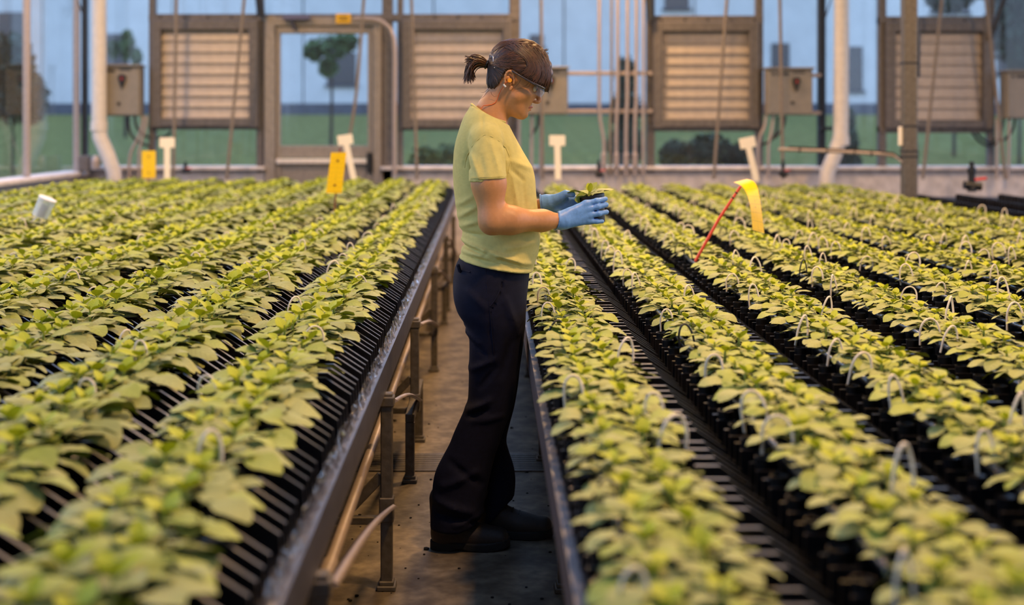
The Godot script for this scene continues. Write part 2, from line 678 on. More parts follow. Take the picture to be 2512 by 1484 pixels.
# sodium grow lamps, hung over the right-hand bench
func grow_lamp(x: float, z: float, label: String) -> void:
	var t := thing("grow_lamp", label, "lamp", Vector3(x, 4.05, z), 0.0, "sodium grow lamps")
	var b := MB.new()
	b.box(Vector3(0, 0.22, 0), Vector3(0.20, 0.16, 0.30), Basis(), 0.02)
	part(b.mesh(M.lamp_housing), "ballast_housing", t)
	b = MB.new()
	for s in [-1.0, 1.0]:
		b.quad(Vector3(0.08 * s, 0.14, -0.14), Vector3(0.08 * s, 0.14, 0.14), Vector3(0.22 * s, 0.0, 0.20), Vector3(0.22 * s, 0.0, -0.20), Vector3(s, 0.5, 0))
		b.quad(Vector3(-0.08, 0.14, 0.14 * s), Vector3(0.08, 0.14, 0.14 * s), Vector3(0.22, 0.0, 0.20 * s), Vector3(-0.22, 0.0, 0.20 * s), Vector3(0, 0.5, s))
	b.quad(Vector3(-0.08, 0.14, -0.14), Vector3(0.08, 0.14, -0.14), Vector3(0.08, 0.14, 0.14), Vector3(-0.08, 0.14, 0.14), Vector3.UP)
	part(b.mesh(M.lamp_housing), "reflector", t)
	b = MB.new()
	b.tube([Vector3(0, 0.07, -0.12), Vector3(0, 0.07, -0.06), Vector3(0, 0.07, 0.06), Vector3(0, 0.07, 0.12)], [0.012, 0.028, 0.028, 0.012], 12)
	part(b.mesh(M.lamp_glow), "lamp_bulb", t)
	b = MB.new()
	for s in [-0.1, 0.1]:
		b.tube([Vector3(0, 0.28, s), Vector3(0, 0.95, s)], 0.005, 6)
	part(b.mesh(M.galvanised), "hanger", t)
	var l := AreaLight3D.new()
	l.name = "lamp_light"
	l.area_size = Vector2(0.30, 0.26)
	l.light_color = Color(1.0, 0.79, 0.53)
	l.light_energy = LAMP_ENERGY
	l.area_range = 40.0
	l.shadow_enabled = true
	t.add_child(l)
	l.position = Vector3(0, -0.01, 0)
	l.rotation.x = -PI / 2

const LAMP_ENERGY := 13.5


# ------------------------------------------------------------------ the greenhouse
func slab(called: String, lo: Vector3, hi: Vector3, m: Material) -> void:
	var b := MB.new()
	b.box((lo + hi) * 0.5, hi - lo)
	struct_mesh(b.mesh(m), called)


func pane(parent: Node, lo: Vector3, hi: Vector3) -> void:
	var b := MB.new()
	var c := (lo + hi) * 0.5
	if hi.z - lo.z < 0.02:
		b.quad(Vector3(lo.x, lo.y, c.z), Vector3(hi.x, lo.y, c.z), Vector3(hi.x, hi.y, c.z), Vector3(lo.x, hi.y, c.z), Vector3.BACK)
	else:
		b.quad(Vector3(c.x, lo.y, lo.z), Vector3(c.x, lo.y, hi.z), Vector3(c.x, hi.y, hi.z), Vector3(c.x, hi.y, lo.z), Vector3.RIGHT)
	part(b.mesh(M.glass), "pane", parent)


func wall_x(px: float) -> float:
	return (px - VX) * WALL_D / F


func wall_y(py: float) -> float:
	return CAM_Y - (py - VY) * WALL_D / F


func build_shell() -> void:
	var left := -4.4
	var right := 8.0
	var back := -WALL_D
	var front := 3.0
	var roof := 5.0
	slab("floor", Vector3(left - 0.2, -0.15, back - 0.2), Vector3(right + 0.2, 0, front), M.concrete)
	# shade curtain under a glass roof, unseen; gap over the aisle added for blue fill light
	var ce := struct("ceiling")
	for run in [[left - 0.2, -0.85], [0.35, right + 0.2]]:
		var cb := MB.new()
		cb.box(Vector3((run[0] + run[1]) * 0.5, roof + 0.02, (back + front) * 0.5), Vector3(run[1] - run[0], 0.04, front - back + 0.3))
		part(cb.mesh(M.curtain), "shade_curtain", ce)
	var cg := MB.new()
	cg.quad(Vector3(-0.9, roof + 0.3, back - 0.2), Vector3(0.4, roof + 0.3, back - 0.2), Vector3(0.4, roof + 0.3, front), Vector3(-0.9, roof + 0.3, front), Vector3.DOWN)
	part(cg.mesh(M.glass), "roof_pane", ce)
	slab("wall_front", Vector3(left - 0.2, 0, front), Vector3(right + 0.2, roof, front + 0.12), M.curtain)
	# trench drain across the aisle
	var g := thing("drain_grate", "rusty barred drain grate across the aisle floor", "grate", Vector3(0, 0, 0))
	for k in 8:
		var b := MB.new()
		b.box(Vector3(-0.1, 0.004, -5.35 - k * 0.030), Vector3(1.2, 0.008, 0.014), Basis(), 0.002)
		part(b.mesh(M.galvanised), "bar", g)
	var fr := MB.new()
	fr.box(Vector3(-0.1, 0.003, -5.325), Vector3(1.24, 0.007, 0.014))
	fr.box(Vector3(-0.1, 0.003, -5.587), Vector3(1.24, 0.007, 0.014))
	part(fr.mesh(M.galvanised), "frame", g)
	var pit := MB.new()  # flat black sheet on the floor, put in for the shade below the bars
	pit.box(Vector3(-0.1, 0.0015, -5.455), Vector3(1.2, 0.002, 0.25))
	part(pit.mesh(M.black), "trench_shade", g)

	# side walls: low curb, glass above
	for side in [["wall_left", left, 1.0], ["wall_right", right, -1.0]]:
		var w := struct(side[0])
		var x: float = side[1]
		var s: float = side[2]
		var b := MB.new()
		b.box(Vector3(x - 0.06 * s, 0.43, (back + front) * 0.5), Vector3(0.16, 0.86, front - back))
		b.box(Vector3(x - 0.02 * s, 0.875, (back + front) * 0.5), Vector3(0.30, 0.045, front - back), Basis(), 0.008)
		part(b.mesh(M.curb), "curb", w)
		var zs := [-13.92, -12.42, -10.9, -9.4, -7.9, -6.4, -4.9, -3.4, -1.9, -0.4, 1.1, 2.6]
		for z in zs:
			b = MB.new()
			b.box(Vector3(x, 2.95, z), Vector3(0.06, 4.1, 0.055), Basis(), 0.006)
			part(b.mesh(M.conduit), "mullion", w)
		for k in zs.size() - 1:
			pane(w, Vector3(x - 0.005, 0.9, zs[k]), Vector3(x + 0.005, roof, zs[k + 1]))
		b = MB.new()
		b.box(Vector3(x, roof - 0.05, (back + front) * 0.5), Vector3(0.08, 0.1, front - back))
		part(b.mesh(M.galvanised), "eave_beam", w)

	# the end wall
	var w := struct("wall_back")
	var top := roof
	var sill := wall_y(407)
	var posts := [[212, 11, "dark_post"], [378, 15, "post_brown"], [641, 17, "post_brown"], [952, 26, "post_brown"], [983, 14, "post_brown"], [1262, 27, "post_brown"], [1594, 20, "post_brown"], [1859, 18, "post_brown"], [2012, 17, "dark_post"], [2159, 18, "post_brown"], [2425, 15, "post_brown"], [2640, 17, "dark_post"], [2900, 17, "post_brown"]]
	for p in posts:
		var b := MB.new()
		var low := wall_y(424)
		if p[0] == 952:
			low = 0.0
		b.box(Vector3(wall_x(p[0]), (top + low) * 0.5, back + 0.05), Vector3(p[1] * WALL_D / F, top - low, 0.10), Basis(), 0.008)
		part(b.mesh(M[p[2]]), "post", w)
	for run in [[-60, 655], [937, 3200]]:
		var b := MB.new()
		var x0 := maxf(wall_x(run[0]), left)
		var x1 := minf(wall_x(run[1]), right)
		b.box(Vector3((x0 + x1) * 0.5, (sill - 0.04) * 0.5, back - 0.02), Vector3(x1 - x0, sill - 0.04, 0.24))
		b.box(Vector3((x0 + x1) * 0.5, sill - 0.02, back + 0.02), Vector3(x1 - x0, 0.04, 0.36), Basis(), 0.008)
		part(b.mesh(M.curb), "curb", w)
	for r in [[370, 1272, 36, 54], [1586, 1868, 40, 62], [2150, 2432, 42, 62], [1586, 1868, 304, 322], [2150, 2432, 308, 326], [370, 648, 300, 318], [976, 1275, 302, 320]]:
		var b := MB.new()
		b.box(Vector3((wall_x(r[0]) + wall_x(r[1])) * 0.5, (wall_y(r[2]) + wall_y(r[3])) * 0.5, back + 0.05), Vector3(wall_x(r[1]) - wall_x(r[0]), wall_y(r[2]) - wall_y(r[3]), 0.12), Basis(), 0.01)
		part(b.mesh(M.post_brown), "beam", w)
	# bolts along the lower and upper beams
	var bolts := MB.new()
	for r in [[400, 630, 309], [1010, 1240, 311], [1620, 1845, 313], [2185, 2415, 317], [400, 630, 44], [1010, 1240, 44], [1620, 1845, 50], [2185, 2415, 52]]:
		for k in 5:
			bolts.ball(Vector3(wall_x(lerpf(r[0], r[1], k / 4.0)), wall_y(r[2]), back + 0.112), Vector3(0.014, 0.014, 0.01), 6, 4)
	var bo := part(bolts.mesh(M.dark_post), "bolts", w)
	bo.set_meta("kind", "stuff")
	# panes: [left, right, top, bottom] in the plane of the wall
	for r in [[200, 378, -500, 407], [378, 641, -500, 36], [378, 641, 318, 407], [641, 983, -500, 36], [983, 1262, -500, 36], [983, 1262, 320, 407], [1262, 1594, -500, 407], [1594, 1859, -500, 40], [1594, 1859, 322, 407], [1859, 2012, -500, 407], [2012, 2159, -500, 407], [2159, 2425, -500, 42], [2159, 2425, 326, 407], [2425, 2640, -500, 407], [2640, 2900, -500, 407]]:
		pane(w, Vector3(wall_x(r[0]), wall_y(r[3]), back - 0.004), Vector3(wall_x(r[1]), minf(wall_y(r[2]), top), back + 0.004))
	slab("trim_1", Vector3(left, top - 0.12, back - 0.05), Vector3(right, top, back + 0.08), M.galvanised)

	# roof trusses and the lamps
	for z in [-2.0, -6.0, -10.0]:
		var b := MB.new()
		b.box(Vector3((left + right) * 0.5, roof - 0.10, z), Vector3(right - left, 0.08, 0.06))
		solo(b.mesh(M.galvanised), "roof_truss", ["steel roof beam nearest the camera", "steel roof beam over the worker's end of the aisle", "steel roof beam near the end wall"][int(-z / 4.0)], "beam")
	var along := ["nearest the camera", "before the worker", "beyond the worker", "nearest the end wall"]
	for k in 4:
		grow_lamp(1.1, -2.9 - k * 3.4, "sodium grow lamp of the row beside the aisle, " + along[k])
		if k < 3:
			grow_lamp(5.2, -2.9 - k * 3.4, "sodium grow lamp of the right-hand row, " + along[k])
	grow_lamp(-3.3, -11.2, "sodium grow lamp over the far end of the left bench")
	grow_lamp(-3.3, -6.6, "sodium grow lamp over the middle of the left bench")


# ------------------------------------------------------------------ what stands outside
func leafy(b: MB, c: Vector3, r: Vector3, count: int, size: float) -> void:
	for k in count:
		var dir := Vector3(rng.randfn(), rng.randfn(), rng.randfn()).normalized()
		var p := c + dir * r * pow(rng.randf(), 0.4)
		var t := Basis.from_euler(Vector3(rng.randf() * TAU, rng.randf() * TAU, rng.randf() * TAU))
		var s := size * rng.randf_range(0.6, 1.3)
		var x := t.x * s
		var y := t.y * s * 0.7
		var up := (t.z + dir * 0.8).normalized()
		var i := b.vert(p - x, up)
		b.vert(p - y, up); b.vert(p + x, up); b.vert(p + y, up)
		b.tri(i, i + 1, i + 2)
		b.tri(i, i + 2, i + 3)


# crown: list of [px, py, width px, height px] blobs at distance d
func tree(called: String, label: String, d: float, crown: Array, trunk_px: float, foot: float, m: Material, count: int, size: float, group := "") -> void:
	var base := Vector3((trunk_px - VX) * d / F, foot, -d)
	var t := thing(called, label, "shrub" if called.ends_with("shrub") else "tree", base, 0.0, group)
	var b := MB.new()
	for q in crown:
		var r := Vector3(q[2] * 0.5 * d / F, q[3] * 0.5 * d / F, q[2] * 0.5 * d / F)
		leafy(b, at(q[0], q[1], d) - base, r, count * 3, size * 0.55)
	part(b.mesh(m), "crown", t)
	b = MB.new()
	var high: float = at(0, crown[0][1], d).y - foot
	b.tube([Vector3.ZERO, Vector3(0.02, high * 0.5, 0), Vector3(0, high, 0)], [0.012 * d / 8.0, 0.009 * d / 8.0, 0.004 * d / 8.0], 8)
	part(b.mesh(M.bark), "trunk", t)


func ground_y(d: float) -> float:
	return -0.1 + clampf((d - 14.4) / 31.0, 0.0, 1.0) * 1.75


func build_outside() -> void:
	var b := MB.new()
	var near := Vector3(0, -0.1, -14.4)
	for seg in [[-40.0, 40.0, -14.4, -45.4, -0.1, 1.65], [-120.0, 120.0, -45.4, -120.0, 1.65, 1.65], [-60.0, -4.6, 10.0, -14.4, -0.1, -0.1], [8.2, 60.0, 10.0, -14.4, -0.1, -0.1]]:
		b.quad(Vector3(seg[0], seg[4], seg[2]), Vector3(seg[1], seg[4], seg[2]), Vector3(seg[1], seg[5], seg[3]), Vector3(seg[0], seg[5], seg[3]), Vector3.UP)
	var lawn := struct_mesh(b.mesh(M.lawn), "ground_lawn")
	b = MB.new()
	b.box(Vector3(0, 1.75, -46.4), Vector3(90, 0.62, 0.5))
	solo(b.mesh(M.retaining), "retaining_wall", "low grey wall along the top of the lawn outside", "wall")
	# pale building beyond the lawn
	var d := 52.0
	var t := thing("warehouse_building", "long pale blue-grey building beyond the lawn", "building", Vector3(0, 1.6, -d))
	for k in 14:
		b = MB.new()
		b.box(Vector3(-36.0 + k * 5.2, 4.4, -2.0), Vector3(5.14, 8.8, 4.0))
		part(b.mesh(M.siding), "wall_panel", t)
	b = MB.new()
	b.box(Vector3(-2.2, 8.95, -2.0), Vector3(73.4, 0.3, 4.4))
	part(b.mesh(M.retaining), "roof_edge", t)
	for r in [[1914, 136, 44, 60], [2098, 168, 34, 108], [1316, 100, 34, 30], [838, 168, 70, 78], [285, 120, 60, 74], [2330, 6, 90, 46], [1660, -2, 60, 44], [2480, 90, 70, 180], [30, 110, 70, 160]]:
		b = MB.new()
		var c := at(r[0], r[1], d) - t.position
		b.box(Vector3(c.x, c.y, 0.02), Vector3(r[2] * d / F, r[3] * d / F, 0.1), Basis(), 0.02)
		var win := part(b.mesh(M.far_window), "window", t)
		b = MB.new()
		b.box(Vector3(c.x, c.y - r[3] * 0.5 * d / F - 0.05, 0.06), Vector3(r[2] * d / F + 0.2, 0.1, 0.16))
		part(b.mesh(M.retaining), "sill", win)
	# trees and shrubs
	tree("young_tree", "small green tree seen through the glass of the door", 30.0, [[815, 115, 90, 60], [770, 125, 50, 50], [850, 105, 60, 50], [805, 165, 50, 50]], 812, ground_y(30), M.tree_leaf, 150, 0.13)
	tree("young_tree", "slender green tree beside the white downpipe, left bay", 34.0, [[312, 110, 34, 80], [278, 120, 26, 46], [335, 140, 26, 40]], 308, ground_y(34), M.tree_leaf, 130, 0.14)
	tree("conifer", "dark conical evergreen behind the right-hand downpipe", 22.0, [[2083, 300, 26, 70], [2083, 350, 48, 80], [2083, 400, 62, 70]], 2083, ground_y(22), M.evergreen, 260, 0.09)
	tree("conifer", "dark evergreen behind the row of upright conduits", 24.0, [[1535, 190, 50, 110], [1535, 270, 80, 110], [1535, 360, 96, 120]], 1535, ground_y(24), M.evergreen, 320, 0.10)
	tree("tall_tree", "dark tree in the top right corner outside", 26.0, [[2480, 60, 110, 200], [2530, 140, 120, 160]], 2500, ground_y(26), M.evergreen, 500, 0.16)
	tree("tall_tree", "dark leafy tree behind the fourth louvre's upper pane", 28.0, [[2330, 0, 120, 60], [2370, -40, 150, 90]], 2340, ground_y(28), M.evergreen, 260, 0.14)
	tree("tall_tree", "dark tree beyond the corner of the left glass wall", 24.0, [[25, 190, 120, 230], [70, 240, 90, 130]], 30, -0.1, M.evergreen, 420, 0.16)
	tree("low_shrub", "dark mottled shrub below the third louvre", 16.6, [[1660, 385, 90, 90], [1740, 370, 120, 90], [1820, 390, 90, 80]], 1730, ground_y(16.6), M.evergreen, 420, 0.06)
	tree("low_shrub", "dark green shrub below the second louvre", 17.4, [[1040, 400, 80, 90], [1100, 390, 90, 80]], 1080, ground_y(17.4), M.tree_leaf, 300, 0.06)
	for k in 5:
		var x := -10.0 - k * 3.5
		var z := -6.0 - k * 5.0
		var px := VX + x * F / -z
		tree("side_tree", ["dark tree outside the left glass wall, nearest of five", "second dark tree outside the left glass wall", "third dark tree outside the left glass wall", "fourth dark tree outside the left glass wall", "farthest dark tree outside the left glass wall"][k], -z, [[px, VY - 1.2 * F / -z, 2.6 * F / -z, 3.2 * F / -z]], px, -0.1, M.evergreen, 600, 0.2, "trees outside the left glass wall")


# ------------------------------------------------------------------ fittings on the end wall
func louvre(x0: float, x1: float, y0: float, y1: float, label: String) -> void:
	var lo := Vector3(wall_x(x0), wall_y(y1), -WALL_D + 0.04)
	var hi := Vector3(wall_x(x1), wall_y(y0), -WALL_D + 0.10)
	var c := (lo + hi) * 0.5
	var t := thing("louvre_shutter", label, "louvre", Vector3(c.x, lo.y, -WALL_D + 0.04), 0.0, "louvred fan shutters in the end wall")
	var w := hi.x - lo.x
	var h := hi.y - lo.y
	var b := MB.new()
	var fw := 0.10
	b.box(Vector3(-w * 0.5 + fw * 0.5 - 0.02, h * 0.5, 0.06), Vector3(fw, h + 0.06, 0.14), Basis(), 0.01)
	b.box(Vector3(w * 0.5 - fw * 0.5 + 0.02, h * 0.5, 0.06), Vector3(fw, h + 0.06, 0.14), Basis(), 0.01)
	b.box(Vector3(0, h - 0.025, 0.06), Vector3(w - fw, 0.11, 0.13), Basis(), 0.01)
	b.box(Vector3(0, 0.025, 0.06), Vector3(w - fw, 0.09, 0.13), Basis(), 0.01)
	part(b.mesh(M.post_brown), "frame", t)
	b = MB.new()
	b.box(Vector3(0, h * 0.5, -0.03), Vector3(w, h, 0.02))
	part(b.mesh(M.dark_post), "backing", t)
	var sw := w - fw * 2.0 + 0.04
	var y_lo := 0.07
	var pitch := (h - 0.15) / 8.0
	var poly := PackedVector2Array([Vector2(0.010, pitch * 1.04), Vector2(0.020, pitch * 1.04), Vector2(0.032, pitch * 0.45), Vector2(0.046, 0.010), Vector2(0.044, -0.004), Vector2(0.034, -0.004), Vector2(0.030, 0.010), Vector2(0.020, pitch * 0.45)])
	b = MB.new()
	b.prism(poly, sw, Transform3D(Basis(Vector3.BACK, Vector3.UP, Vector3.LEFT), Vector3.ZERO))
	var slat := b.mesh(M.slat_cream)
	for k in 8:
		part(slat, "slat", t, Transform3D(Basis(), Vector3(0, y_lo + k * pitch, 0.015)))


func control_box(x0: float, y0: float, y1: float, label: String) -> void:
	var s := WALL_D / F
	var w := 108.0 * s
	var h := (y1 - y0) * s
	var t := thing("control_box", label, "control box", Vector3(wall_x(x0) + w * 0.5, wall_y(y1), -WALL_D + 0.12), 0.0, "grey control boxes on the end wall")
	var b := MB.new()
	b.box(Vector3(0, h * 0.5, 0.10), Vector3(w, h, 0.20), Basis(), 0.012)
	part(b.mesh(M.enclosure), "body", t)
	b = MB.new()
	b.box(Vector3(0, h * 0.5 - 0.01, 0.207), Vector3(w - 0.02, h - 0.045, 0.014), Basis(), 0.005)
	part(b.mesh(M.enclosure), "door", t)
	b = MB.new()
	b.box(Vector3(0, h + 0.006, 0.12), Vector3(w + 0.03, 0.022, 0.25), Basis(), 0.006)
	part(b.mesh(M.enclosure), "rain_lip", t)
	b = MB.new()
	b.box(Vector3(-0.08, h - 0.055, 0.216), Vector3(0.12, 0.024, 0.006))
	b.box(Vector3(-0.18, h - 0.055, 0.216), Vector3(0.03, 0.024, 0.006))
	b.box(Vector3(0.09, h - 0.04, 0.216), Vector3(0.12, 0.014, 0.006))
	var lab := part(b.mesh(M.black), "name_plate", t)
	lab.set_meta("label", "black name plate strips")
	b = MB.new()
	b.prism(PackedVector2Array([Vector2(-0.042, 0.03), Vector2(-0.03, 0.055), Vector2(0, 0.062), Vector2(0.03, 0.055), Vector2(0.042, 0.03), Vector2(0.03, -0.02), Vector2(0.0, -0.09), Vector2(-0.03, -0.02)]), 0.03, Transform3D(Basis(), Vector3(0.06, h - 0.15, 0.228)))
	var hd := part(b.mesh(M.black), "switch_handle", t)
	b = MB.new()
	b.box(Vector3(0.06, h - 0.135, 0.245), Vector3(0.012, 0.034, 0.006), Basis(), 0.002)
	var mk := part(b.mesh(M.red), "switch_mark", hd)
	b = MB.new()
	b.lathe([Vector2(0, 0.012), Vector2(0.016, 0.012), Vector2(0.02, 0.0)], 12, Transform3D(Basis.from_euler(Vector3(PI / 2, 0, 0)), Vector3(0.02, 0.13, 0.215)))
	part(b.mesh(M.dark_post), "lock", t)


func wire(called: String, label: String, category: String, pts: Array, r: float, m: Material, group := "", d := WALL_D - 0.24) -> void:
	# points are [px, py] in the plane at distance d, smoothed
	var c := Curve3D.new()
	var raw := []
	for p in pts:
		raw.append(at(p[0], p[1], p[2] if p.size() > 2 else d))
	for i in raw.size():
		var tan: Vector3 = (raw[mini(i + 1, raw.size() - 1)] - raw[maxi(i - 1, 0)]) / 6.0
		c.add_point(raw[i], -tan, tan)
	var out := []
	var n := 2 if raw.size() == 2 else 20
	for i in n:
		out.append(c.sample_baked(c.get_baked_length() * i / (n - 1.0), true))
	var b := MB.new()
	b.tube(out, r, 10)
	solo(b.mesh(m), called, label, category, group)


func build_end_wall_fittings() -> void:
	louvre(385, 635, 58, 306, "louvred shutter left of the glass door")
	louvre(992, 1250, 58, 308, "louvred shutter right of the glass door, partly behind the worker's head")
	louvre(1603, 1850, 62, 308, "louvred shutter right of the row of upright conduits")
	louvre(2168, 2417, 62, 310, "louvred shutter behind the grey steel post")
	control_box(254, 165, 285, "grey control box left of the first louvre")
	control_box(1281, 170, 282, "grey control box half hidden by the worker's face")
	control_box(1868, 172, 283, "grey control box between third louvre and right downpipe")
	control_box(2441, 178, 292, "grey control box at the right edge of the picture")

	# the glazed door
	var s := WALL_D / F
	var t := struct("door_1")
	t.position = Vector3(0, 0, -WALL_D + 0.06)
	var b := MB.new()
	for r in [[653, 680, 40, 690], [917, 938, 62, 690]]:
		b.box(Vector3((wall_x(r[0]) + wall_x(r[1])) * 0.5, (wall_y(r[2]) + wall_y(r[3])) * 0.5, 0), Vector3(wall_x(r[1]) - wall_x(r[0]), wall_y(r[2]) - wall_y(r[3]), 0.16), Basis(), 0.01)
	b.box(Vector3((wall_x(653) + wall_x(938)) * 0.5, wall_y(55), 0), Vector3(wall_x(938) - wall_x(653), 22 * s, 0.15), Basis(), 0.01)
	part(b.mesh(M.door_frame), "door_frame", t)
	b = MB.new()
	for r in [[681, 691, 67, 690], [904, 916, 67, 690]]:
		b.box(Vector3((wall_x(r[0]) + wall_x(r[1])) * 0.5, (wall_y(r[2]) + wall_y(r[3])) * 0.5, 0.01), Vector3(wall_x(r[1]) - wall_x(r[0]), wall_y(r[2]) - wall_y(r[3]), 0.07), Basis(), 0.006)
	b.box(Vector3(wall_x(797.5), wall_y(75), 0.01), Vector3(wall_x(905) - wall_x(690), 17 * s, 0.068), Basis(), 0.006)
	b.box(Vector3(wall_x(797.5), wall_y(372), 0.01), Vector3(wall_x(905) - wall_x(690), 30 * s, 0.068), Basis(), 0.006)
	part(b.mesh(M.door_frame), "door_leaf", t)
	b = MB.new()
	b.box(Vector3(wall_x(797.5), wall_y(540), 0.0), Vector3(wall_x(905) - wall_x(690), 300 * s, 0.04))
	part(b.mesh(M.door_frame), "kick_panel", t)
	b = MB.new()
	b.box(Vector3(wall_x(793), wall_y(395), 0.07), Vector3(222 * s, 13 * s, 0.05), Basis(), 0.012)
	part(b.mesh(M.pvc), "push_bar", t)
	b = MB.new()
	b.quad(Vector3(wall_x(690), wall_y(358), 0.0), Vector3(wall_x(905), wall_y(358), 0.0), Vector3(wall_x(905), wall_y(83), 0.0), Vector3(wall_x(690), wall_y(83), 0.0), Vector3.BACK)
	part(b.mesh(M.glass), "pane", t)
	b = MB.new()
	b.box(Vector3(wall_x(733), wall_y(47), 0.12), Vector3(64 * s, 12 * s, 0.09), Basis(), 0.01)
	b.bar(Vector3(wall_x(722), wall_y(52), 0.15), Vector3(wall_x(728), wall_y(76), 0.08), 0.03, 0.02)
	part(b.mesh(M.closer), "door_closer", t)
	b = MB.new()
	b.box(Vector3(wall_x(846), wall_y(48), 0.085), Vector3(36 * s, 24 * s, 0.012), Basis(), 0.002)
	var sg := part(b.mesh(M.mark_yellow), "door_sign", t)
	sg.set_meta("label", "small yellow sign over the door")
	b = MB.new()
	for k in 2:
		b.box(Vector3(wall_x(846), wall_y(44 + k * 7), 0.093), Vector3(22 * s, 2.2 * s, 0.004))
	part(b.mesh(M.brow_brown), "sign_lines", sg)
	b = MB.new()
	b.box(Vector3(wall_x(909), wall_y(398), 0.08), Vector3(0.05, 0.22, 0.06), Basis(), 0.01)
	part(b.mesh(M.black), "door_handle", t)

	# downpipes
	var near := WALL_D - 0.42
	for p in [["thick white downpipe bending right at its foot, left bay", [[243, -420], [243, 300], [246, 340], [262, 375], [277, 408], [281, 470]]], ["thick white downpipe bending left at its foot, right of the third louvre", [[2065, -420], [2063, 330], [2060, 360], [2044, 385], [2032, 410], [2026, 470]]]]:
		wire("downpipe", p[0], "pipe", p[1], 18.5 * near / F, M.pvc, "white downpipes", near)
	# pipe collars
	for p in [[243, 310], [2063, 345]]:
		b = MB.new()
		var c := at(p[0], p[1], near)
		b.lathe([Vector2(0.0815, -0.05), Vector2(0.088, -0.045), Vector2(0.088, 0.045), Vector2(0.0815, 0.05)], 20, Transform3D(Basis(), c))
		solo(b.mesh(M.pvc), "pipe_collar", "white joint ring on the %s downpipe" % ("left" if p[0] < 1000 else "right"), "pipe joint", "downpipe joints")
	# curved conduit over the door
	wire("curved_conduit", "grey conduit bending down beside the door's right post", "conduit", [[868, 46], [915, 47], [945, 58], [963, 84], [968, 120], [968, 250], [968, 430]], 5.5 * s, M.conduit)
	# upright conduits left of the third louvre
	var ups := [[1476, 0.030, "leftmost"], [1497, 0.022, "second"], [1512, 0.030, "third"], [1536, 0.030, "fourth"], [1558, 0.030, "fifth"], [1580, 0.026, "rightmost"]]
	for k in 6:
		var u: Array = ups[k]
		var pts := [[u[0] - 2, -420], [u[0] - 2, 200], [u[0] - 2, 430]]
		if k == 0:
			pts = [[1470, -420], [1470, 200], [1470, 280], [1476, 320], [1482, 350], [1482, 430]]
		elif k < 5:
			pts = [[u[0] + 3, -420], [u[0] + 3, 200], [u[0], 300], [u[0], 430]]
		wire("upright_conduit", "%s of the six upright conduits left of the third louvre" % u[2], "conduit", pts, u[1] * 0.62, M.rope if k == 1 else M.conduit, "upright conduits left of the third louvre", WALL_D - 0.24)
		if k != 1 and k != 5:
			b = MB.new()
			var c := at(u[0] + (5 if k == 0 else 0), 392, WALL_D - 0.24)
			b.lathe([Vector2(0.018, 0.075), Vector2(0.03, 0.065), Vector2(0.03, -0.065), Vector2(0.018, -0.075)], 12, Transform3D(Basis(), c))
			solo(b.mesh(M.conduit), "conduit_coupling", "coupling at the foot of the %s upright conduit" % u[2], "coupling", "conduit couplings")
	# strut rails
	for r in [[1388, 1600, 180, "upper strut rail left of the third louvre"], [1388, 1600, 273, "lower strut rail left of the third louvre"], [1965, 2014, 185, "upper short strut rail by the third control box"], [1965, 2014, 277, "lower short strut rail by the third control box"], [2012, 2042, 315, "short bracket holding the right downpipe"]]:
		b = MB.new()
		b.bar(at(r[0], r[2], WALL_D - 0.16), at(r[1], r[2], WALL_D - 0.16), 0.04, 0.035, Vector3.UP, 0.004)
		solo(b.mesh(M.conduit if r[2] != 315 else M.dark_post), "strut_rail", r[3], "rail", "strut rails on the end wall")
	# pipes and cables under the boxes
	for p in [[[350, 284], [348, 310], [338, 340], [322, 370], [317, 400], [317, 440], "left"], [[359, 284], [357, 310], [349, 340], [342, 370], [340, 440], "right"]]:
		wire("box_conduit", "%s bent conduit under the first control box" % p[-1], "conduit", p.slice(0, -1), 0.016, M.conduit, "conduits under the control boxes")
	for p in [[[1880, 283], [1876, 310], [1865, 335], [1860, 370], [1863, 440], "left"], [[1897, 283], [1893, 320], [1886, 355], [1885, 440], "right"]]:
		wire("box_conduit", "%s bent conduit under the third control box" % p[-1], "conduit", p.slice(0, -1), 0.016, M.conduit, "conduits under the control boxes")
	for p in [[[1305, 282], [1303, 430], "left"], [[1328, 282], [1326, 430], "right"], [[1274, 282], [1272, 430], "outer"]]:
		wire("box_conduit", "%s straight conduit under the box behind the worker" % p[-1], "conduit", p.slice(0, -1), 0.018, M.conduit, "conduits under the control boxes")
	for p in [[[2446, 291], [2446, 440], "left"], [[2476, 291], [2474, 440], "right"]]:
		wire("box_conduit", "%s straight conduit under the box at the right edge" % p[-1], "conduit", p.slice(0, -1), 0.016, M.conduit, "conduits under the control boxes")
	var black := [[[315, 285], [318, 320], [335, 345], [370, 360]], [[330, 285], [335, 310], [352, 330], [372, 338]], [[383, 338], [405, 335], [420, 322]], [[1908, 285], [1905, 320], [1890, 345], [1868, 355]], [[1926, 285], [1922, 310], [1900, 340]], [[2385, 325], [2400, 345], [2425, 358], [2450, 345], [2462, 292]], [[2395, 325], [2410, 340], [2430, 350], [2440, 340]], [[2490, 292], [2484, 320], [2462, 345]], [[1320, 284], [1318, 310], [1300, 335]]]
	var where := ["outer loop under the first box", "inner loop under the first box", "short tail under the first louvre", "outer loop under the third box", "inner loop under the third box", "outer loop under the fourth louvre", "inner loop under the fourth louvre", "loop under the box at the right edge", "loop under the box behind the worker"]
	for k in black.size():
		wire("black_cable", "black cable, " + where[k], "cable", black[k], 0.014, M.black, "black cables by the control boxes")
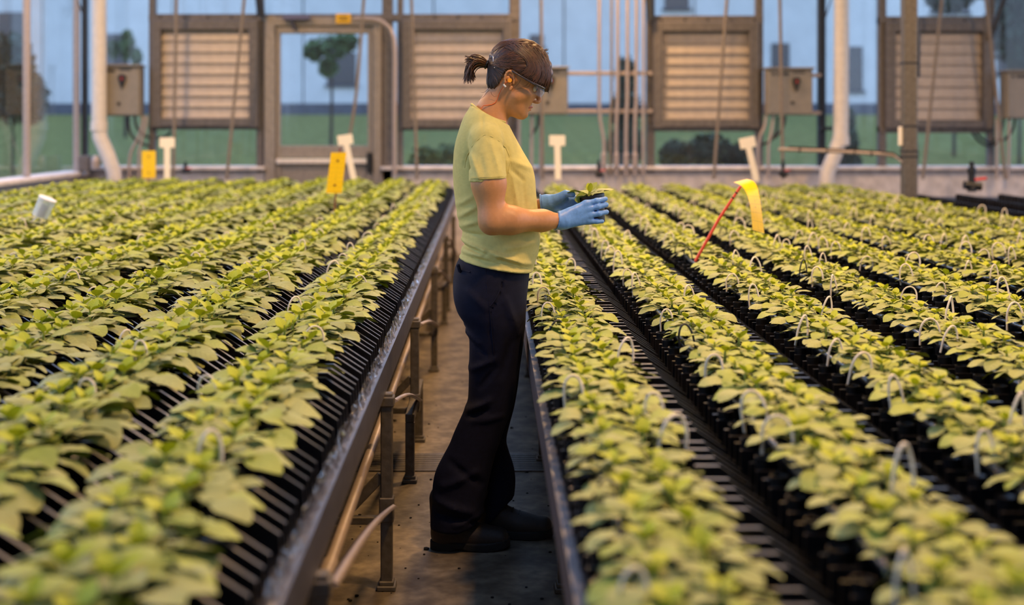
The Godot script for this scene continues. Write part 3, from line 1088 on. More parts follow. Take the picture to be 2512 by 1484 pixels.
	# drop tubes hanging in front of the end wall
	var drops := [[433, 425, "drop tube across the left half of the first louvre"], [600, 556, "slanting drop tube across the right half of the first louvre"], [893, 858, "slanting drop tube in front of the door"], [1009, 1023, "drop tube across the left edge of the second louvre"], [1327, 1331, "drop tube just right of the worker's head"], [1784, 1751, "slanting drop tube across the third louvre"], [1913, 1921, "drop tube in front of the third control box"], [2312, 2264, "slanting drop tube across the fourth louvre"], [2418, 2467, "slanting drop tube left of the box at the right edge"]]
	for p in drops:
		var foot := 330.0 if p[0] == 893 else 440.0
		wire("drop_tube", "thin grey " + p[2], "tube", [[lerpf(p[0], p[1], -0.8), -340], [lerpf(p[0], p[1], 0.02), 0], [lerpf(p[0], p[1], 0.5), 215], [p[1], foot]], 0.017, M.rope, "hanging drop tubes", WALL_D - 0.55)
	# braces in the bays
	for p in [[[150, -120], [206, 44], 0.008, "thin brace rod in the left corner bay"], [[2075, -110], [2024, 44], 0.008, "thin brace rod beside the right downpipe"], [[2490, -80], [2430, 96], 0.03, "dark slanting strut at the top right"], [[618, -160], [641, 40], 0.045, "dark slanting strut above the first louvre's right corner"], [[1580, -160], [1597, 48], 0.045, "dark slanting strut above the third louvre's left corner"]]:
		wire("brace", p[3], "brace", [p[0], p[1]], p[2], M.dark_post, "braces of the end wall", WALL_D - 0.20)

	# grey steel post standing in the far right bench
	var pd := 11.2
	t = thing("steel_post", "grey square steel post rising from the right-hand bench", "post", Vector3(at(2230, 0, pd).x, 0, -pd))
	b = MB.new()
	b.box(Vector3(0, 2.5, 0), Vector3(0.118, 5.0, 0.118), Basis(), 0.012)
	part(b.mesh(M.galvanised), "shaft", t)
	for y in [155, 309, 371, 384]:
		b = MB.new()
		b.box(Vector3(0, at(0, y, pd).y, 0), Vector3(0.124, 0.016, 0.124))
		part(b.mesh(M.dark_post), "strap", t)
	b = MB.new()
	b.tube([Vector3(0.072, at(0, 50, pd).y, 0), Vector3(0.076, at(0, 120, pd).y, 0.01), Vector3(0.080, at(0, 190, pd).y, 0)], 0.016, 8)
	part(b.mesh(M.black), "cable", t)
	b = MB.new()
	b.tube([Vector3(0.062, at(0, 330, pd).y, 0), Vector3(0.070, at(0, 380, pd).y, 0.01), Vector3(0.066, at(0, 415, pd).y, 0)], 0.010, 8)
	part(b.mesh(M.black), "cable", t)
	b = MB.new()
	b.box(Vector3(-0.072, at(0, 334, pd).y, 0.0), Vector3(0.026, 0.165, 0.06), Basis(), 0.006)
	var so := part(b.mesh(M.label_cream), "switch_box", t)
	so.set_meta("label", "cream switch box")
	b = MB.new()
	var o := t.position
	b.tube([at(1910, 366, pd + 0.1) - o, at(2040, 371, pd + 0.1) - o, at(2150, 377, pd + 0.1) - o, at(2190, 381, pd + 0.1) - o, at(2206, 389, pd + 0.06) - o, at(2216, 399, pd) - o], 0.017, 10)
	var arm := part(b.mesh(M.conduit), "side_arm", t)
	for x in [1961, 2028, 2095, 2137]:
		b = MB.new()
		b.box(at(x, 366 + (x - 1910) * 0.054, pd + 0.1) - o, Vector3(0.012, 0.042, 0.042), Basis(), 0.003)
		part(b.mesh(M.dark_post), "clip", arm)
	b = MB.new()
	b.tube([at(1935, 360, pd + 0.1) - o, at(2040, 365, pd + 0.1) - o, at(2150, 371, pd + 0.1) - o, at(2192, 375, pd + 0.1) - o, at(2214, 393, pd) - o], 0.008, 6)
	part(b.mesh(M.black), "cable", arm)


# a standing water valve: pipe, body, wheel
func valve(px: float, py_top: float, py_foot: float, d: float, label: String, big: bool) -> void:
	var foot := at(px, py_foot, d)
	var h := at(px, py_top, d).y - foot.y
	var t := thing("water_valve", label, "valve", foot, 0.0, "black water valves")
	var r := 0.03 if big else 0.018
	var b := MB.new()
	b.lathe([Vector2(r * 1.3, 0), Vector2(r * 1.3, h * 0.15), Vector2(r, h * 0.2), Vector2(r, h * 0.6), Vector2(r * 1.25, h * 0.62), Vector2(r * 1.25, h * 0.78), Vector2(r * 0.7, h * 0.82), Vector2(r * 0.7, h), Vector2(0, h)], 12)
	part(b.mesh(M.black), "riser", t)
	b = MB.new()
	b.tube([Vector3(-r * 2.2, h * 0.22, 0), Vector3(0, h * 0.2, 0), Vector3(r * 2.6, h * 0.16, 0.01)], r * 1.2, 10)
	part(b.mesh(M.black), "elbow", t)
	b = MB.new()
	b.box(Vector3(r * 2.2, h * 0.42, 0.02), Vector3(r * 3.4, r * 0.7, r * 0.8), Basis.from_euler(Vector3(0, 0, 0.12)), 0.004)
	part(b.mesh(M.red), "lever", t)


# ------------------------------------------------------------------ benches
func bench_leg(t: Node3D, x: float, d: float, inward: float, low_frame: bool, m: Material) -> void:
	var w := 0.036
	var b := MB.new()
	if low_frame:
		for k in [-0.33, 0.33]:
			var sb := MB.new()
			sb.box(Vector3(x, 0.124, -d - k), Vector3(w, 0.232, w), Basis(), 0.003)
			part(sb.mesh(m), "short_leg", t)
			foot_plate(t, x, d + k, m)
		b.box(Vector3(x, 0.257, -d), Vector3(w, 0.034, 0.70), Basis(), 0.003)
		part(b.mesh(m), "low_beam", t)
		b = MB.new()
		b.box(Vector3(x, 0.437, -d), Vector3(w, 0.326, w), Basis(), 0.003)
		part(b.mesh(m), "leg", t)
	else:
		b.box(Vector3(x, 0.304, -d), Vector3(w, 0.592, w), Basis(), 0.003)
		part(b.mesh(m), "leg", t)
		foot_plate(t, x, d, m)
	# socket over the joint, tie bar and slanting gusset towards the middle of the bench
	b = MB.new()
	b.box(Vector3(x, 0.245, -d), Vector3(w + 0.008, 0.075, w + 0.008), Basis(), 0.003)
	part(b.mesh(m), "sleeve", t)
	b = MB.new()
	b.box(Vector3(x, 0.575, -d), Vector3(w + 0.012, 0.03, w + 0.012), Basis(), 0.003)
	part(b.mesh(m), "bracket", t)
	b = MB.new()
	b.box(Vector3(x + inward * 0.60, 0.21, -d), Vector3(1.16, 0.024, 0.024), Basis(), 0.003)
	part(b.mesh(m), "tie_bar", t)
	b = MB.new()
	b.bar(Vector3(x + inward * 0.016, 0.345, -d), Vector3(x + inward * 0.14, 0.215, -d), 0.03, 0.02, Vector3.UP, 0.002)
	part(b.mesh(m), "gusset", t)
	b = MB.new()
	b.box(Vector3(x + inward * 1.2, 0.304, -d), Vector3(w, 0.592, w), Basis(), 0.003)
	part(b.mesh(m), "leg", t)
	b = MB.new()
	b.box(Vector3(x + inward * 1.7, 0.615, -d), Vector3(3.3, 0.05, 0.04), Basis(), 0.003)
	part(b.mesh(m), "cross_beam", t)


func foot_plate(t: Node3D, x: float, d: float, m: Material) -> void:
	var b := MB.new()
	b.box(Vector3(x, 0.008, -d), Vector3(0.058, 0.016, 0.058), Basis(), 0.003)
	b.box(Vector3(x, 0.022, -d - 0.0), Vector3(0.046, 0.014, 0.046), Basis(), 0.003)
	part(b.mesh(m), "foot_plate", t)


func rail_profile() -> PackedVector2Array:
	return PackedVector2Array([Vector2(0, 0), Vector2(0.022, 0), Vector2(0.022, 0.006), Vector2(0.007, 0.006), Vector2(0.007, 0.040), Vector2(0.011, 0.046), Vector2(0.007, 0.052), Vector2(0.007, 0.084), Vector2(0.022, 0.084), Vector2(0.022, 0.092), Vector2(0, 0.092)])


func build_benches() -> void:
	# left bench
	var t := thing("growing_bench", "long metal growing bench left of the aisle, full of plants", "bench")
	var b := MB.new()
	b.prism(rail_profile(), 12.6, Transform3D(Basis(Vector3.LEFT, Vector3.UP, Vector3.FORWARD), Vector3(-0.315, 0.60, -7.1)))
	part(b.mesh(M.aluminium), "edge_rail", t)
	b = MB.new()
	b.box(Vector3(-2.23, 0.655, -7.1), Vector3(3.78, 0.044, 12.5))
	part(b.mesh(M.deck), "deck", t)
	b = MB.new()
	b.box(Vector3(-2.23, 0.645, -13.42), Vector3(3.82, 0.09, 0.02), Basis(), 0.004)
	part(b.mesh(M.aluminium), "end_rail", t)
	b = MB.new()
	b.tube([Vector3(-0.365, 0.41, -1.0), Vector3(-0.365, 0.41, -13.2)], 0.015, 10)
	var pipe := part(b.mesh(M.conduit), "water_pipe", t)
	for d in [2.9, 4.65, 6.6, 8.9]:
		b = MB.new()
		b.tube([Vector3(-0.365, 0.41, -d), Vector3(-0.365, 0.41, -d - 0.11)], 0.019, 10)
		part(b.mesh(M.conduit), "joint", pipe)
	var legs := [2.4, 3.99, 5.5, 7.46, 9.5, 11.5]
	for k in legs.size():
		bench_leg(t, -0.312, legs[k], -1.0, k == 2 or k == 4, M.galvanised)
		if k > 0:
			b = MB.new()
			var pts := []
			for i in 7:
				var q := i / 6.0
				pts.append(Vector3(-0.29, lerpf(0.57, 0.26, q) + 0.02 * sin(q * PI), lerpf(-legs[k - 1] - 0.02, -legs[k] + 0.03, q)))
			b.tube(pts, 0.013, 4, true, 0.55)
			part(b.mesh(M.conduit), "brace_strap", t)
	# crumpled clear plastic between trays and rail
	b = MB.new()
	var rows := 520
	var nz := FastNoiseLite.new()
	nz.seed = 9
	nz.frequency = 0.18
	for i in rows + 1:
		var z := -1.0 - 12.0 * i / rows
		for j in 4:
			var p := Vector3(-0.322 - j * 0.005 + nz.get_noise_2d(i * 2.1, j * 9.0) * 0.010, 0.690 + j * 0.011 + (nz.get_noise_2d(i * 1.3, 40 + j * 5.0) * 0.012 if j > 0 else 0.0), z)
			b.vert(p, Vector3(nz.get_noise_2d(i * 2.0, 90 + j * 7) + 0.7, nz.get_noise_2d(i * 2.0, 140 + j * 7) + 0.4, nz.get_noise_2d(i * 2.0, 190 + j * 7)).normalized())
	for i in rows:
		for j in 3:
			b.tri(i * 4 + j, i * 4 + j + 1, i * 4 + j + 5)
			b.tri(i * 4 + j, i * 4 + j + 5, i * 4 + j + 4)
	solo(b.mesh(M.film), "plastic_film", "crumpled clear plastic along the left bench rail", "plastic film")

	# right bench
	t = thing("growing_bench", "long metal growing bench right of the aisle, beside the worker", "bench")
	b = MB.new()
	b.prism(rail_profile(), 11.9, Transform3D(Basis(Vector3.RIGHT, Vector3.UP, Vector3.BACK), Vector3(0.132, 0.60, -6.8)))
	part(b.mesh(M.aluminium), "edge_rail", t)
	b = MB.new()
	b.box(Vector3(2.80, 0.655, -6.8), Vector3(5.3, 0.044, 11.9))
	part(b.mesh(M.deck), "deck", t)
	b = MB.new()
	b.box(Vector3(2.80, 0.645, -12.76), Vector3(5.3, 0.09, 0.02), Basis(), 0.004)
	part(b.mesh(M.aluminium), "end_rail", t)
	for d in [2.5, 3.97, 5.49, 7.3, 9.2, 11.2]:
		bench_leg(t, 0.228, d, 1.0, false, M.galvanised)


# ------------------------------------------------------------------ trays, pots and plants
var leaf_meshes := []       # [tone][shape]
var bare_leaves := []       # shapes for the far plants
var pot_mesh: ArrayMesh
var soil_mesh: ArrayMesh
var stem_mesh: ArrayMesh
var plant_kinds := []       # each: list of [shape, tone, transform]


func leaf_shape(kind: int) -> MB:
	var b := MB.new()
	var rows := 6
	var droop: float = [0.10, 0.30, 0.20, -0.02][kind]
	var fold: float = [0.10, 0.05, -0.10, 0.22][kind]
	var wide: float = [0.40, 0.43, 0.38, 0.31][kind]
	var wave: float = [0.015, 0.025, 0.03, 0.01][kind]
	for i in rows + 1:
		var t := float(i) / rows
		var w := wide * pow(sin(PI * pow(clampf(t, 0.012, 0.988), 0.90)), 0.60)
		for j in 5:
			var s := (j - 2) * 0.5
			var x := t
			var y := -droop * t * t + fold * absf(s) * w + wave * sin(t * 11.0 + kind * 2.0 + j) * absf(s) + 0.03 * sin(t * PI)
			b.vert(Vector3(x, y, s * w), Vector3(0, 1, 0), Vector2(t, (s + 1.0) * 0.5))
	for i in rows:
		for j in 4:
			var a := i * 5 + j
			b.tri(a, a + 1, a + 6)
			b.tri(a, a + 6, a + 5)
	# smooth normals
	var sum := PackedVector3Array()
	sum.resize(b.v.size())
	for k in range(0, b.ix.size(), 3):
		var f := (b.v[b.ix[k + 2]] - b.v[b.ix[k]]).cross(b.v[b.ix[k + 1]] - b.v[b.ix[k]])
		for q in 3:
			sum[b.ix[k + q]] += f
	for k in sum.size():
		b.n[k] = sum[k].normalized()
	# stalk
	b.tube([Vector3(-0.34, -0.10, 0), Vector3(-0.15, -0.01, 0), Vector3(0.06, 0.005, 0)], [0.026, 0.022, 0.014], 4, false)
	return b


func plant_kind(s: int) -> Array:
	var r := RandomNumberGenerator.new()
	r.seed = s * 77 + 5
	var out := []
	var spin := r.randf() * TAU
	for k in 8:
		var yaw := spin + k * TAU / 8.0 + r.randf_range(-0.3, 0.3)
		out.append(leaf_at(r, yaw, r.randf_range(-0.22, 0.16), r.randf_range(0.042, 0.058), r.randf_range(0.026, 0.050), r.randf_range(0.022, 0.036), [0, 1, 1, 2][r.randi() % 4], 0 if r.randf() < 0.75 else 1))
	for k in 6:
		var yaw := spin + 0.6 + k * TAU / 6.0 + r.randf_range(-0.35, 0.35)
		out.append(leaf_at(r, yaw, r.randf_range(-0.05, 0.35), r.randf_range(0.036, 0.050), r.randf_range(0.010, 0.030), r.randf_range(0.034, 0.046), [0, 2, 1, 1][r.randi() % 4], 0 if r.randf() < 0.4 else 1))
	for k in 4:
		var yaw := spin + 1.1 + k * TAU / 4.0 + r.randf_range(-0.3, 0.3)
		out.append(leaf_at(r, yaw, r.randf_range(0.30, 0.95), r.randf_range(0.020, 0.032), 0.004, 0.047, [3, 0][r.randi() % 2], 2))
	return out


func leaf_at(r: RandomNumberGenerator, yaw: float, lift: float, length: float, off: float, y: float, shape: int, tone: int) -> Array:
	var b := Basis(Vector3.UP, yaw) * Basis(Vector3.BACK, lift) * Basis(Vector3.RIGHT, r.randf_range(-0.3, 0.3))
	var dir := Basis(Vector3.UP, yaw) * Vector3.RIGHT
	return [shape, tone, Transform3D(b.scaled_local(Vector3.ONE * length), dir * off + Vector3(0, y + r.randf_range(-0.004, 0.004), 0))]


func pot_profile(r: float, h: float) -> Array:
	return [Vector2(0, 0), Vector2(r * 0.74, 0), Vector2(r * 0.93, h * 0.84), Vector2(r * 0.985, h * 0.85), Vector2(r, h), Vector2(r * 0.955, h), Vector2(r * 0.93, h * 0.86), Vector2(r * 0.90, h * 0.80)]


func make_plant(called: String, label: String, group: String, kind: int, where: Vector3, turn: float, size: float) -> Node3D:
	var t := thing(called, label, "potted plant", where, turn, group)
	part(pot_mesh, "pot", t)
	part(soil_mesh, "soil", t)
	part(stem_mesh, "stem", t, Transform3D(Basis().scaled(Vector3(1, size, 1)), Vector3(0, 0.066, 0)))
	for l in plant_kinds[kind]:
		var x: Transform3D = l[2]
		part(leaf_meshes[l[1]][l[0]], "leaf", t, Transform3D(x.basis.scaled(Vector3.ONE * size), x.origin * size + Vector3(0, 0.066, 0)))
	return t


func in_view(p: Vector3, margin: float) -> bool:
	var d := -p.z
	if d < 0.4:
		return false
	var px := VX + p.x * F / d
	var py := VY + (CAM_Y - p.y) * F / d
	return px > -margin and px < 2512.0 + margin and py < 1484.0 + margin


const ORDINAL := ["first", "second", "third", "fourth", "fifth", "sixth", "seventh", "eighth", "ninth", "tenth", "eleventh", "twelfth", "thirteenth", "fourteenth"]
var tally := {}


# "4th from the front": counted along its row from the camera
func place_in(key: String) -> String:
	var k: int = tally.get(key, 0) + 1
	tally[key] = k
	return "%d%s from the front" % [k, "th" if k % 100 in [11, 12, 13] else ["th", "st", "nd", "rd", "th", "th", "th", "th", "th", "th"][k % 10]]


func build_trays_and_plants() -> void:
	for tone in ["leaf_old", "leaf_mid", "leaf_young"]:
		var shapes := []
		for k in 4:
			shapes.append(leaf_shape(k).mesh(M[tone]))
		leaf_meshes.append(shapes)
	for k in 4:
		bare_leaves.append(leaf_shape(k).mesh(M.leaf_any))
	for k in 9:
		plant_kinds.append(plant_kind(k))
	var b := MB.new()
	b.lathe(pot_profile(0.046, 0.082), 16)
	pot_mesh = b.mesh(M.pot_plastic)
	b = MB.new()
	b.lathe([Vector2(0.0415, 0.066), Vector2(0.02, 0.069), Vector2(0, 0.068)], 12)
	soil_mesh = b.mesh(M.soil)
	b = MB.new()
	b.tube([Vector3(0, 0, 0), Vector3(0.002, 0.028, 0.001), Vector3(0, 0.056, 0)], [0.0045, 0.004, 0.002], 6)
	stem_mesh = b.mesh(M.stem)

	# tray: base, comb of thin fins, four narrow cups along the left edge
	b = MB.new()
	b.box(Vector3(0.1725, 0.006, 0), Vector3(0.345, 0.012, 0.535), Basis(), 0.002)
	var base_mesh := b.mesh(M.black_plastic)
	var fin := PackedVector2Array([Vector2(0, 0.012), Vector2(0.345, 0.012), Vector2(0.342, 0.070), Vector2(0.278, 0.112), Vector2(0.232, 0.112), Vector2(0.226, 0.022), Vector2(0.052, 0.022), Vector2(0.046, 0.070), Vector2(0, 0.070)])
	b = MB.new()
	for g in 2:
		for k in 4:
			b.prism(fin, 0.0095, Transform3D(Basis(), Vector3(0, 0, -0.228 + g * 0.27 + k * 0.060)))
	var comb_mesh := b.mesh(M.black_plastic)
	var cup := MB.new()
	cup.lathe([Vector2(0, 0), Vector2(0.014, 0), Vector2(0.0170, 0.062), Vector2(0.0180, 0.076), Vector2(0.0162, 0.076), Vector2(0.0158, 0.070), Vector2(0, 0.071)], 12)
	var cup_mesh := cup.mesh(M.pot_plastic)
	var whole := MB.new()
	whole.box(Vector3(0.1725, 0.006, 0), Vector3(0.345, 0.012, 0.535))
	for g in 2:
		for k in 4:
			whole.prism(fin, 0.0095, Transform3D(Basis(), Vector3(0, 0, -0.228 + g * 0.27 + k * 0.060)))
	for k in 4:
		whole.lathe([Vector2(0.014, 0), Vector2(0.0180, 0.076), Vector2(0.0158, 0.070), Vector2(0, 0.071)], 8, Transform3D(Basis(), Vector3(0.022, 0.012, -0.2025 + k * 0.135)))

	# where the rows run: [left edge x, near d, far d, planted, bench word, row number]
	var rows := []
	for k in 10:
		rows.append([-0.685 - k * PITCH, 13.3, true, "left", k])
	for k in 9:
		rows.append([0.150 + k * PITCH, 12.6, true, "right", k])
	for k in 5:
		rows.append([0.150 + (k + 9) * PITCH, 11.9, false, "right", k + 9])
	var trays := []
	var plants := []
	for r in rows:
		var d := 1.0
		while d + 0.54 < r[1]:
			var c := Vector3(r[0], DECK, -d - 0.27)
			if in_view(c + Vector3(0.17, 0.1, 0), 1200.0):
				trays.append([c, r, in_view(c + Vector3(0.17, 0.1, 0), 60.0)])
				if r[2]:
					for k in 4:
						for q in 2:
							var p := c + Vector3((0.100 + q * 0.074 - (0.022 if r[4] == 0 else 0.0)) if r[3] == "right" else (0.106 + q * 0.082), 0.022, -0.232 + k * 0.135 + q * 0.0675)
							p += Vector3(rng.randf_range(-0.003, 0.003), 0, rng.randf_range(-0.004, 0.004))
							# a sensor stands in this gap
							if r[3] == "right" and r[4] == 2 and absf(p.z + 6.0) < 0.16:
								continue
							plants.append([p, r, in_view(p + Vector3(0, 0.12, 0), 40.0), q])
			d += 0.55
	trays.sort_custom(func(a, q): return a[0].z > q[0].z)
	plants.sort_custom(func(a, q): return a[0].z > q[0].z)

	var made := 0
	var rest := []
	for tr in trays:
		var r: Array = tr[1]
		if tr[2] and made < 290:
			made += 1
			var t := thing("pot_tray", "%s black ribbed tray, %s row of %s bench, %s" % ["planted" if r[2] else "empty", ORDINAL[r[4]], r[3], place_in("tray%s%d" % [r[3], r[4]])], "tray", tr[0], 0.0, "black trays on the %s bench" % r[3])
			part(base_mesh, "base", t)
			var co := part(comb_mesh, "ribs", t)
			co.set_meta("kind", "stuff")
			for k in 4:
				part(cup_mesh, "cup", t, Transform3D(Basis(), Vector3(0.022, 0.012, -0.2025 + k * 0.135)))
		else:
			rest.append(Transform3D(Basis(), tr[0]))
	if rest.size():
		many("far_pot_trays", "black ribbed pot trays in the farther rows of both benches", "trays", whole.mesh(M.black_plastic), rest)

	made = 0
	var far_pots := []
	var far_leaves := [[], [], [], []]
	var far_tones := [[], [], [], []]
	var tones := [M.leaf_old.albedo_color.srgb_to_linear(), M.leaf_mid.albedo_color.srgb_to_linear(), M.leaf_young.albedo_color.srgb_to_linear()]
	for pl in plants:
		var r: Array = pl[1]
		var kind := rng.randi() % plant_kinds.size()
		var turn := rng.randf() * TAU
		var size := rng.randf_range(0.95, 1.18) * ((1.26 if r[4] == 0 else 1.42) if r[3] == "left" else 1.03)
		if pl[2] and made < 300:
			made += 1
			make_plant("potted_seedling", "young potted plant, %s column of %s bench's %s row, %s" % ["right" if pl[3] else "left", r[3], ORDINAL[r[4]], place_in("plant%s%d%d" % [r[3], r[4], pl[3]])], "potted plants on the %s bench" % r[3], kind, pl[0], turn, size)
		else:
			var at0 := Transform3D(Basis(Vector3.UP, turn), pl[0])
			far_pots.append(at0)
			for l in plant_kinds[kind]:
				var x: Transform3D = l[2]
				far_leaves[l[0]].append(at0 * Transform3D(x.basis.scaled(Vector3.ONE * size), x.origin * size + Vector3(0, 0.066, 0)))
				var k := rng.randf_range(0.9, 1.08)
				var tc: Color = tones[l[1]]
				far_tones[l[0]].append(Color(tc.r * k, tc.g * k, tc.b * k))
	var mass := Node3D.new()
	mass.name = "far_potted_seedlings"
	add_child(mass)
	tag(mass, "dense rows of young leafy plants farther back on both benches", "potted plants", "", "stuff")
	for k in 4:
		multi("leaves", bare_leaves[k], far_leaves[k], far_tones[k], mass)
	b = MB.new()
	b.lathe([Vector2(0.034, 0), Vector2(0.043, 0.068), Vector2(0.046, 0.082), Vector2(0.042, 0.082), Vector2(0.041, 0.066), Vector2(0, 0.066)], 10)
	multi("pots", b.mesh(M.pot_plastic), far_pots, [], mass)

	# drip hose along every planted row, and the thin arched tubes that leave it
	for r in rows:
		if not r[2]:
			continue
		var pts := []
		var n := 46
		for i in n:
			var z: float = -1.0 - (r[1] - 1.2) * i / (n - 1.0)
			pts.append(Vector3(r[0] + 0.058 + 0.004 * sin(i * 1.3 + r[0] * 5), DECK + 0.097 + 0.003 * sin(i * 2.1 + r[0]), z))
		b = MB.new()
		b.tube(pts, 0.0125, 8, true, 0.75)
		solo(b.mesh(M.hose), "drip_hose", "dark drip hose along the %s row from the aisle, %s bench" % [ORDINAL[r[4]], r[3]], "hose", "drip hoses")
	var arches := []
	for k in 4:
		b = MB.new()
		var pts := []
		var wid: float = [0.040, 0.048, 0.054, 0.034][k]
		var hig: float = [0.052, 0.058, 0.050, 0.064][k]
		for i in 13:
			var a := PI * i / 12.0
			var drop := -0.02 if i == 0 or i == 12 else 0.0
			pts.append(Vector3(wid * 0.5 * (1.0 - cos(a)) * 1.0, hig * pow(sin(a), 0.8) + drop, 0.006 * sin(a * 2.0)))
		b.tube(pts, 0.0030, 6)
		arches.append(b)
	for r in rows:
		if not r[2]:
			continue
		var d := 1.1
		while d < minf(r[1] - 0.3, 10.5):
			d += rng.randf_range(0.18, 0.50) * (1.0 if r[3] == "right" else 1.5)
			var right_col := rng.randf() < 0.3
			var p := Vector3(r[0] + (0.022 if not right_col else rng.randf_range(0.15, 0.19)), DECK + 0.104 + (0.018 if right_col else 0.0) + rng.randf_range(0.0, 0.012), -d)
			if not in_view(p, 20.0):
				continue
			var k := rng.randi() % 4
			var dark := rng.randf() < 0.07
			var turn := Basis(Vector3.UP, rng.randf_range(-0.5, 0.5)) * Basis(Vector3.BACK, rng.randf_range(-0.18, 0.18))
			var stretch := rng.randf_range(0.9, 1.15)
			solo(arches[k].mesh(M.black_tube if dark else M.cream_tube), "drip_tube", "%s drip tube arched over %s bench's %s row, %s" % ["black" if dark else "cream", r[3], ORDINAL[r[4]], place_in("tube%s%s%d" % [dark, r[3], r[4]])], "drip tube", "arched drip tubes on the %s bench" % r[3], Transform3D(turn.scaled(Vector3.ONE * stretch), p))


func many(called: String, label: String, category: String, m: Mesh, places: Array) -> void:
	var mm := MultiMesh.new()
	mm.transform_format = MultiMesh.TRANSFORM_3D
	mm.mesh = m
	mm.instance_count = places.size()
	for i in places.size():
		mm.set_instance_transform(i, places[i])
	var o := MultiMeshInstance3D.new()
	o.name = called
	o.multimesh = mm
	add_child(o)
	tag(o, label, category, "", "stuff")


func multi(called: String, m: Mesh, places: Array, colours: Array, parent: Node) -> void:
	if places.is_empty():
		return
	var mm := MultiMesh.new()
	mm.transform_format = MultiMesh.TRANSFORM_3D
	mm.use_colors = not colours.is_empty()
	mm.mesh = m
	mm.instance_count = places.size()
	for i in places.size():
		mm.set_instance_transform(i, places[i])
		if colours.size():
			mm.set_instance_color(i, colours[i])
	var o := MultiMeshInstance3D.new()
	o.name = called
	o.multimesh = mm
	o.set_meta("kind", "stuff")
	parent.add_child(o, true)


# ------------------------------------------------------------------ the worker
func wp(px: float, py: float, zo := 0.0) -> Vector3:
	var s := (WORKER_D - zo) / F
	return Vector3((px - VX) * s, CAM_Y - (py - VY) * s, -WORKER_D + zo)


func lrow(py: float, xb: float, xf: float, zo: float, hw: float) -> Array:
	var a := wp(xb, py, zo)
	return [a.y, a.x, wp(xf, py, zo).x, a.z, hw]


# limbs [from, to, radius, radius] and lofts joined smoothly
class Limbs extends Field:
	var caps := []
	var lofts := []
	var k := 0.02
	func at(p: Vector3) -> float:
		var d := 9.0
		for l in lofts:
			d = Limbs.mix(d, l.dist(p), k)
		for c in caps:
			var a: Vector3 = c[0]
			var ab: Vector3 = c[1] - a
			var t := clampf((p - a).dot(ab) / ab.length_squared(), 0.0, 1.0)
			d = Limbs.mix(d, (p - a - ab * t).length() - lerpf(c[2], c[3], t), k)
		return d
	static func mix(a: float, b: float, kk: float) -> float:
		if absf(a - b) >= kk:
			return minf(a, b)
		var h := (kk - absf(a - b)) / kk
		return minf(a, b) - h * h * kk * 0.25


# pixel-plane folds: [from, to, width, height of the fold], in metres in the plane of the worker
class Cloth extends Limbs:
	var folds := []
	var noise := FastNoiseLite.new()
	var ripple := 0.0
	func fold(p: Vector3) -> float:
		var d := 0.0
		var q := Vector2(p.x, p.y)
		for f in folds:
			var a: Vector2 = f[0]
			var ab: Vector2 = f[1] - a
			var t := clampf((q - a).dot(ab) / ab.length_squared(), 0.0, 1.0)
			var w: float = (q - a - ab * t).length() / f[2]
			if w < 2.5:
				d += f[3] * exp(-w * w) * (1.0 - 0.5 * absf(t * 2.0 - 1.0))
		return d + ripple * noise.get_noise_3d(p.x * 60.0, p.y * 90.0, p.z * 60.0)


class Shirt extends Cloth:
	var sleeves := []           # [from, to, r, r, height of the hem, slope of the hem]
	var neck_back: Vector2
	var neck_front: Vector2
	var hem_back: Vector2
	var hem_front: Vector2
	func at(p: Vector3) -> float:
		var d: float = lofts[0].dist(p)
		if d > 0.12:
			return d - 0.06
		for s in sleeves:
			var a: Vector3 = s[0]
			var ab: Vector3 = s[1] - a
			var t := clampf((p - a).dot(ab) / ab.length_squared(), 0.0, 1.0)
			var c := (p - a - ab * t).length() - lerpf(s[2], s[3], t)
			c = maxf(c, s[4] + (p.x - a.x) * s[5] - p.y)
			d = Limbs.mix(d, c, 0.016)
		d -= fold(p)
		var top := lerpf(neck_back.y, neck_front.y, (p.x - neck_back.x) / (neck_front.x - neck_back.x))
		var low := lerpf(hem_back.y, hem_front.y, (p.x - hem_back.x) / (hem_front.x - hem_back.x))
		return maxf(d, maxf((p.y - top) * 0.85, low - p.y))


class Trousers extends Cloth:
	var hems := []              # for each leg: list of points (x, y), rising x
	static func line(pts: Array, x: float) -> float:
		if x <= pts[0].x:
			return pts[0].y
		for i in pts.size() - 1:
			if x <= pts[i + 1].x:
				return lerpf(pts[i].y, pts[i + 1].y, (x - pts[i].x) / (pts[i + 1].x - pts[i].x))
		return pts[-1].y
	func at(p: Vector3) -> float:
		var d: float = lofts[0].dist(p)
		for i in 2:
			var l: float = lofts[i + 1].dist(p)
			l = maxf(l, (Trousers.line(hems[i], p.x) - p.y) * 0.8)
			d = Limbs.mix(d, l, 0.03)
		return d - fold(p)


class Head extends Limbs:
	var skull: Loft
	var extra := []             # nose, lips, chin: joined with a small radius
	var hollows := []           # [centre, radius, depth]
	func at(p: Vector3) -> float:
		var d := Limbs.mix(skull.dist(p), super(p), 0.035)
		for c in extra:
			var a: Vector3 = c[0]
			var ab: Vector3 = c[1] - a
			var t := clampf((p - a).dot(ab) / ab.length_squared(), 0.0, 1.0)
			d = Limbs.mix(d, (p - a - ab * t).length() - lerpf(c[2], c[3], t), c[4])
		for h in hollows:
			var q: float = (p - h[0]).length() / h[1]
			d += h[2] * exp(-q * q)
		return d


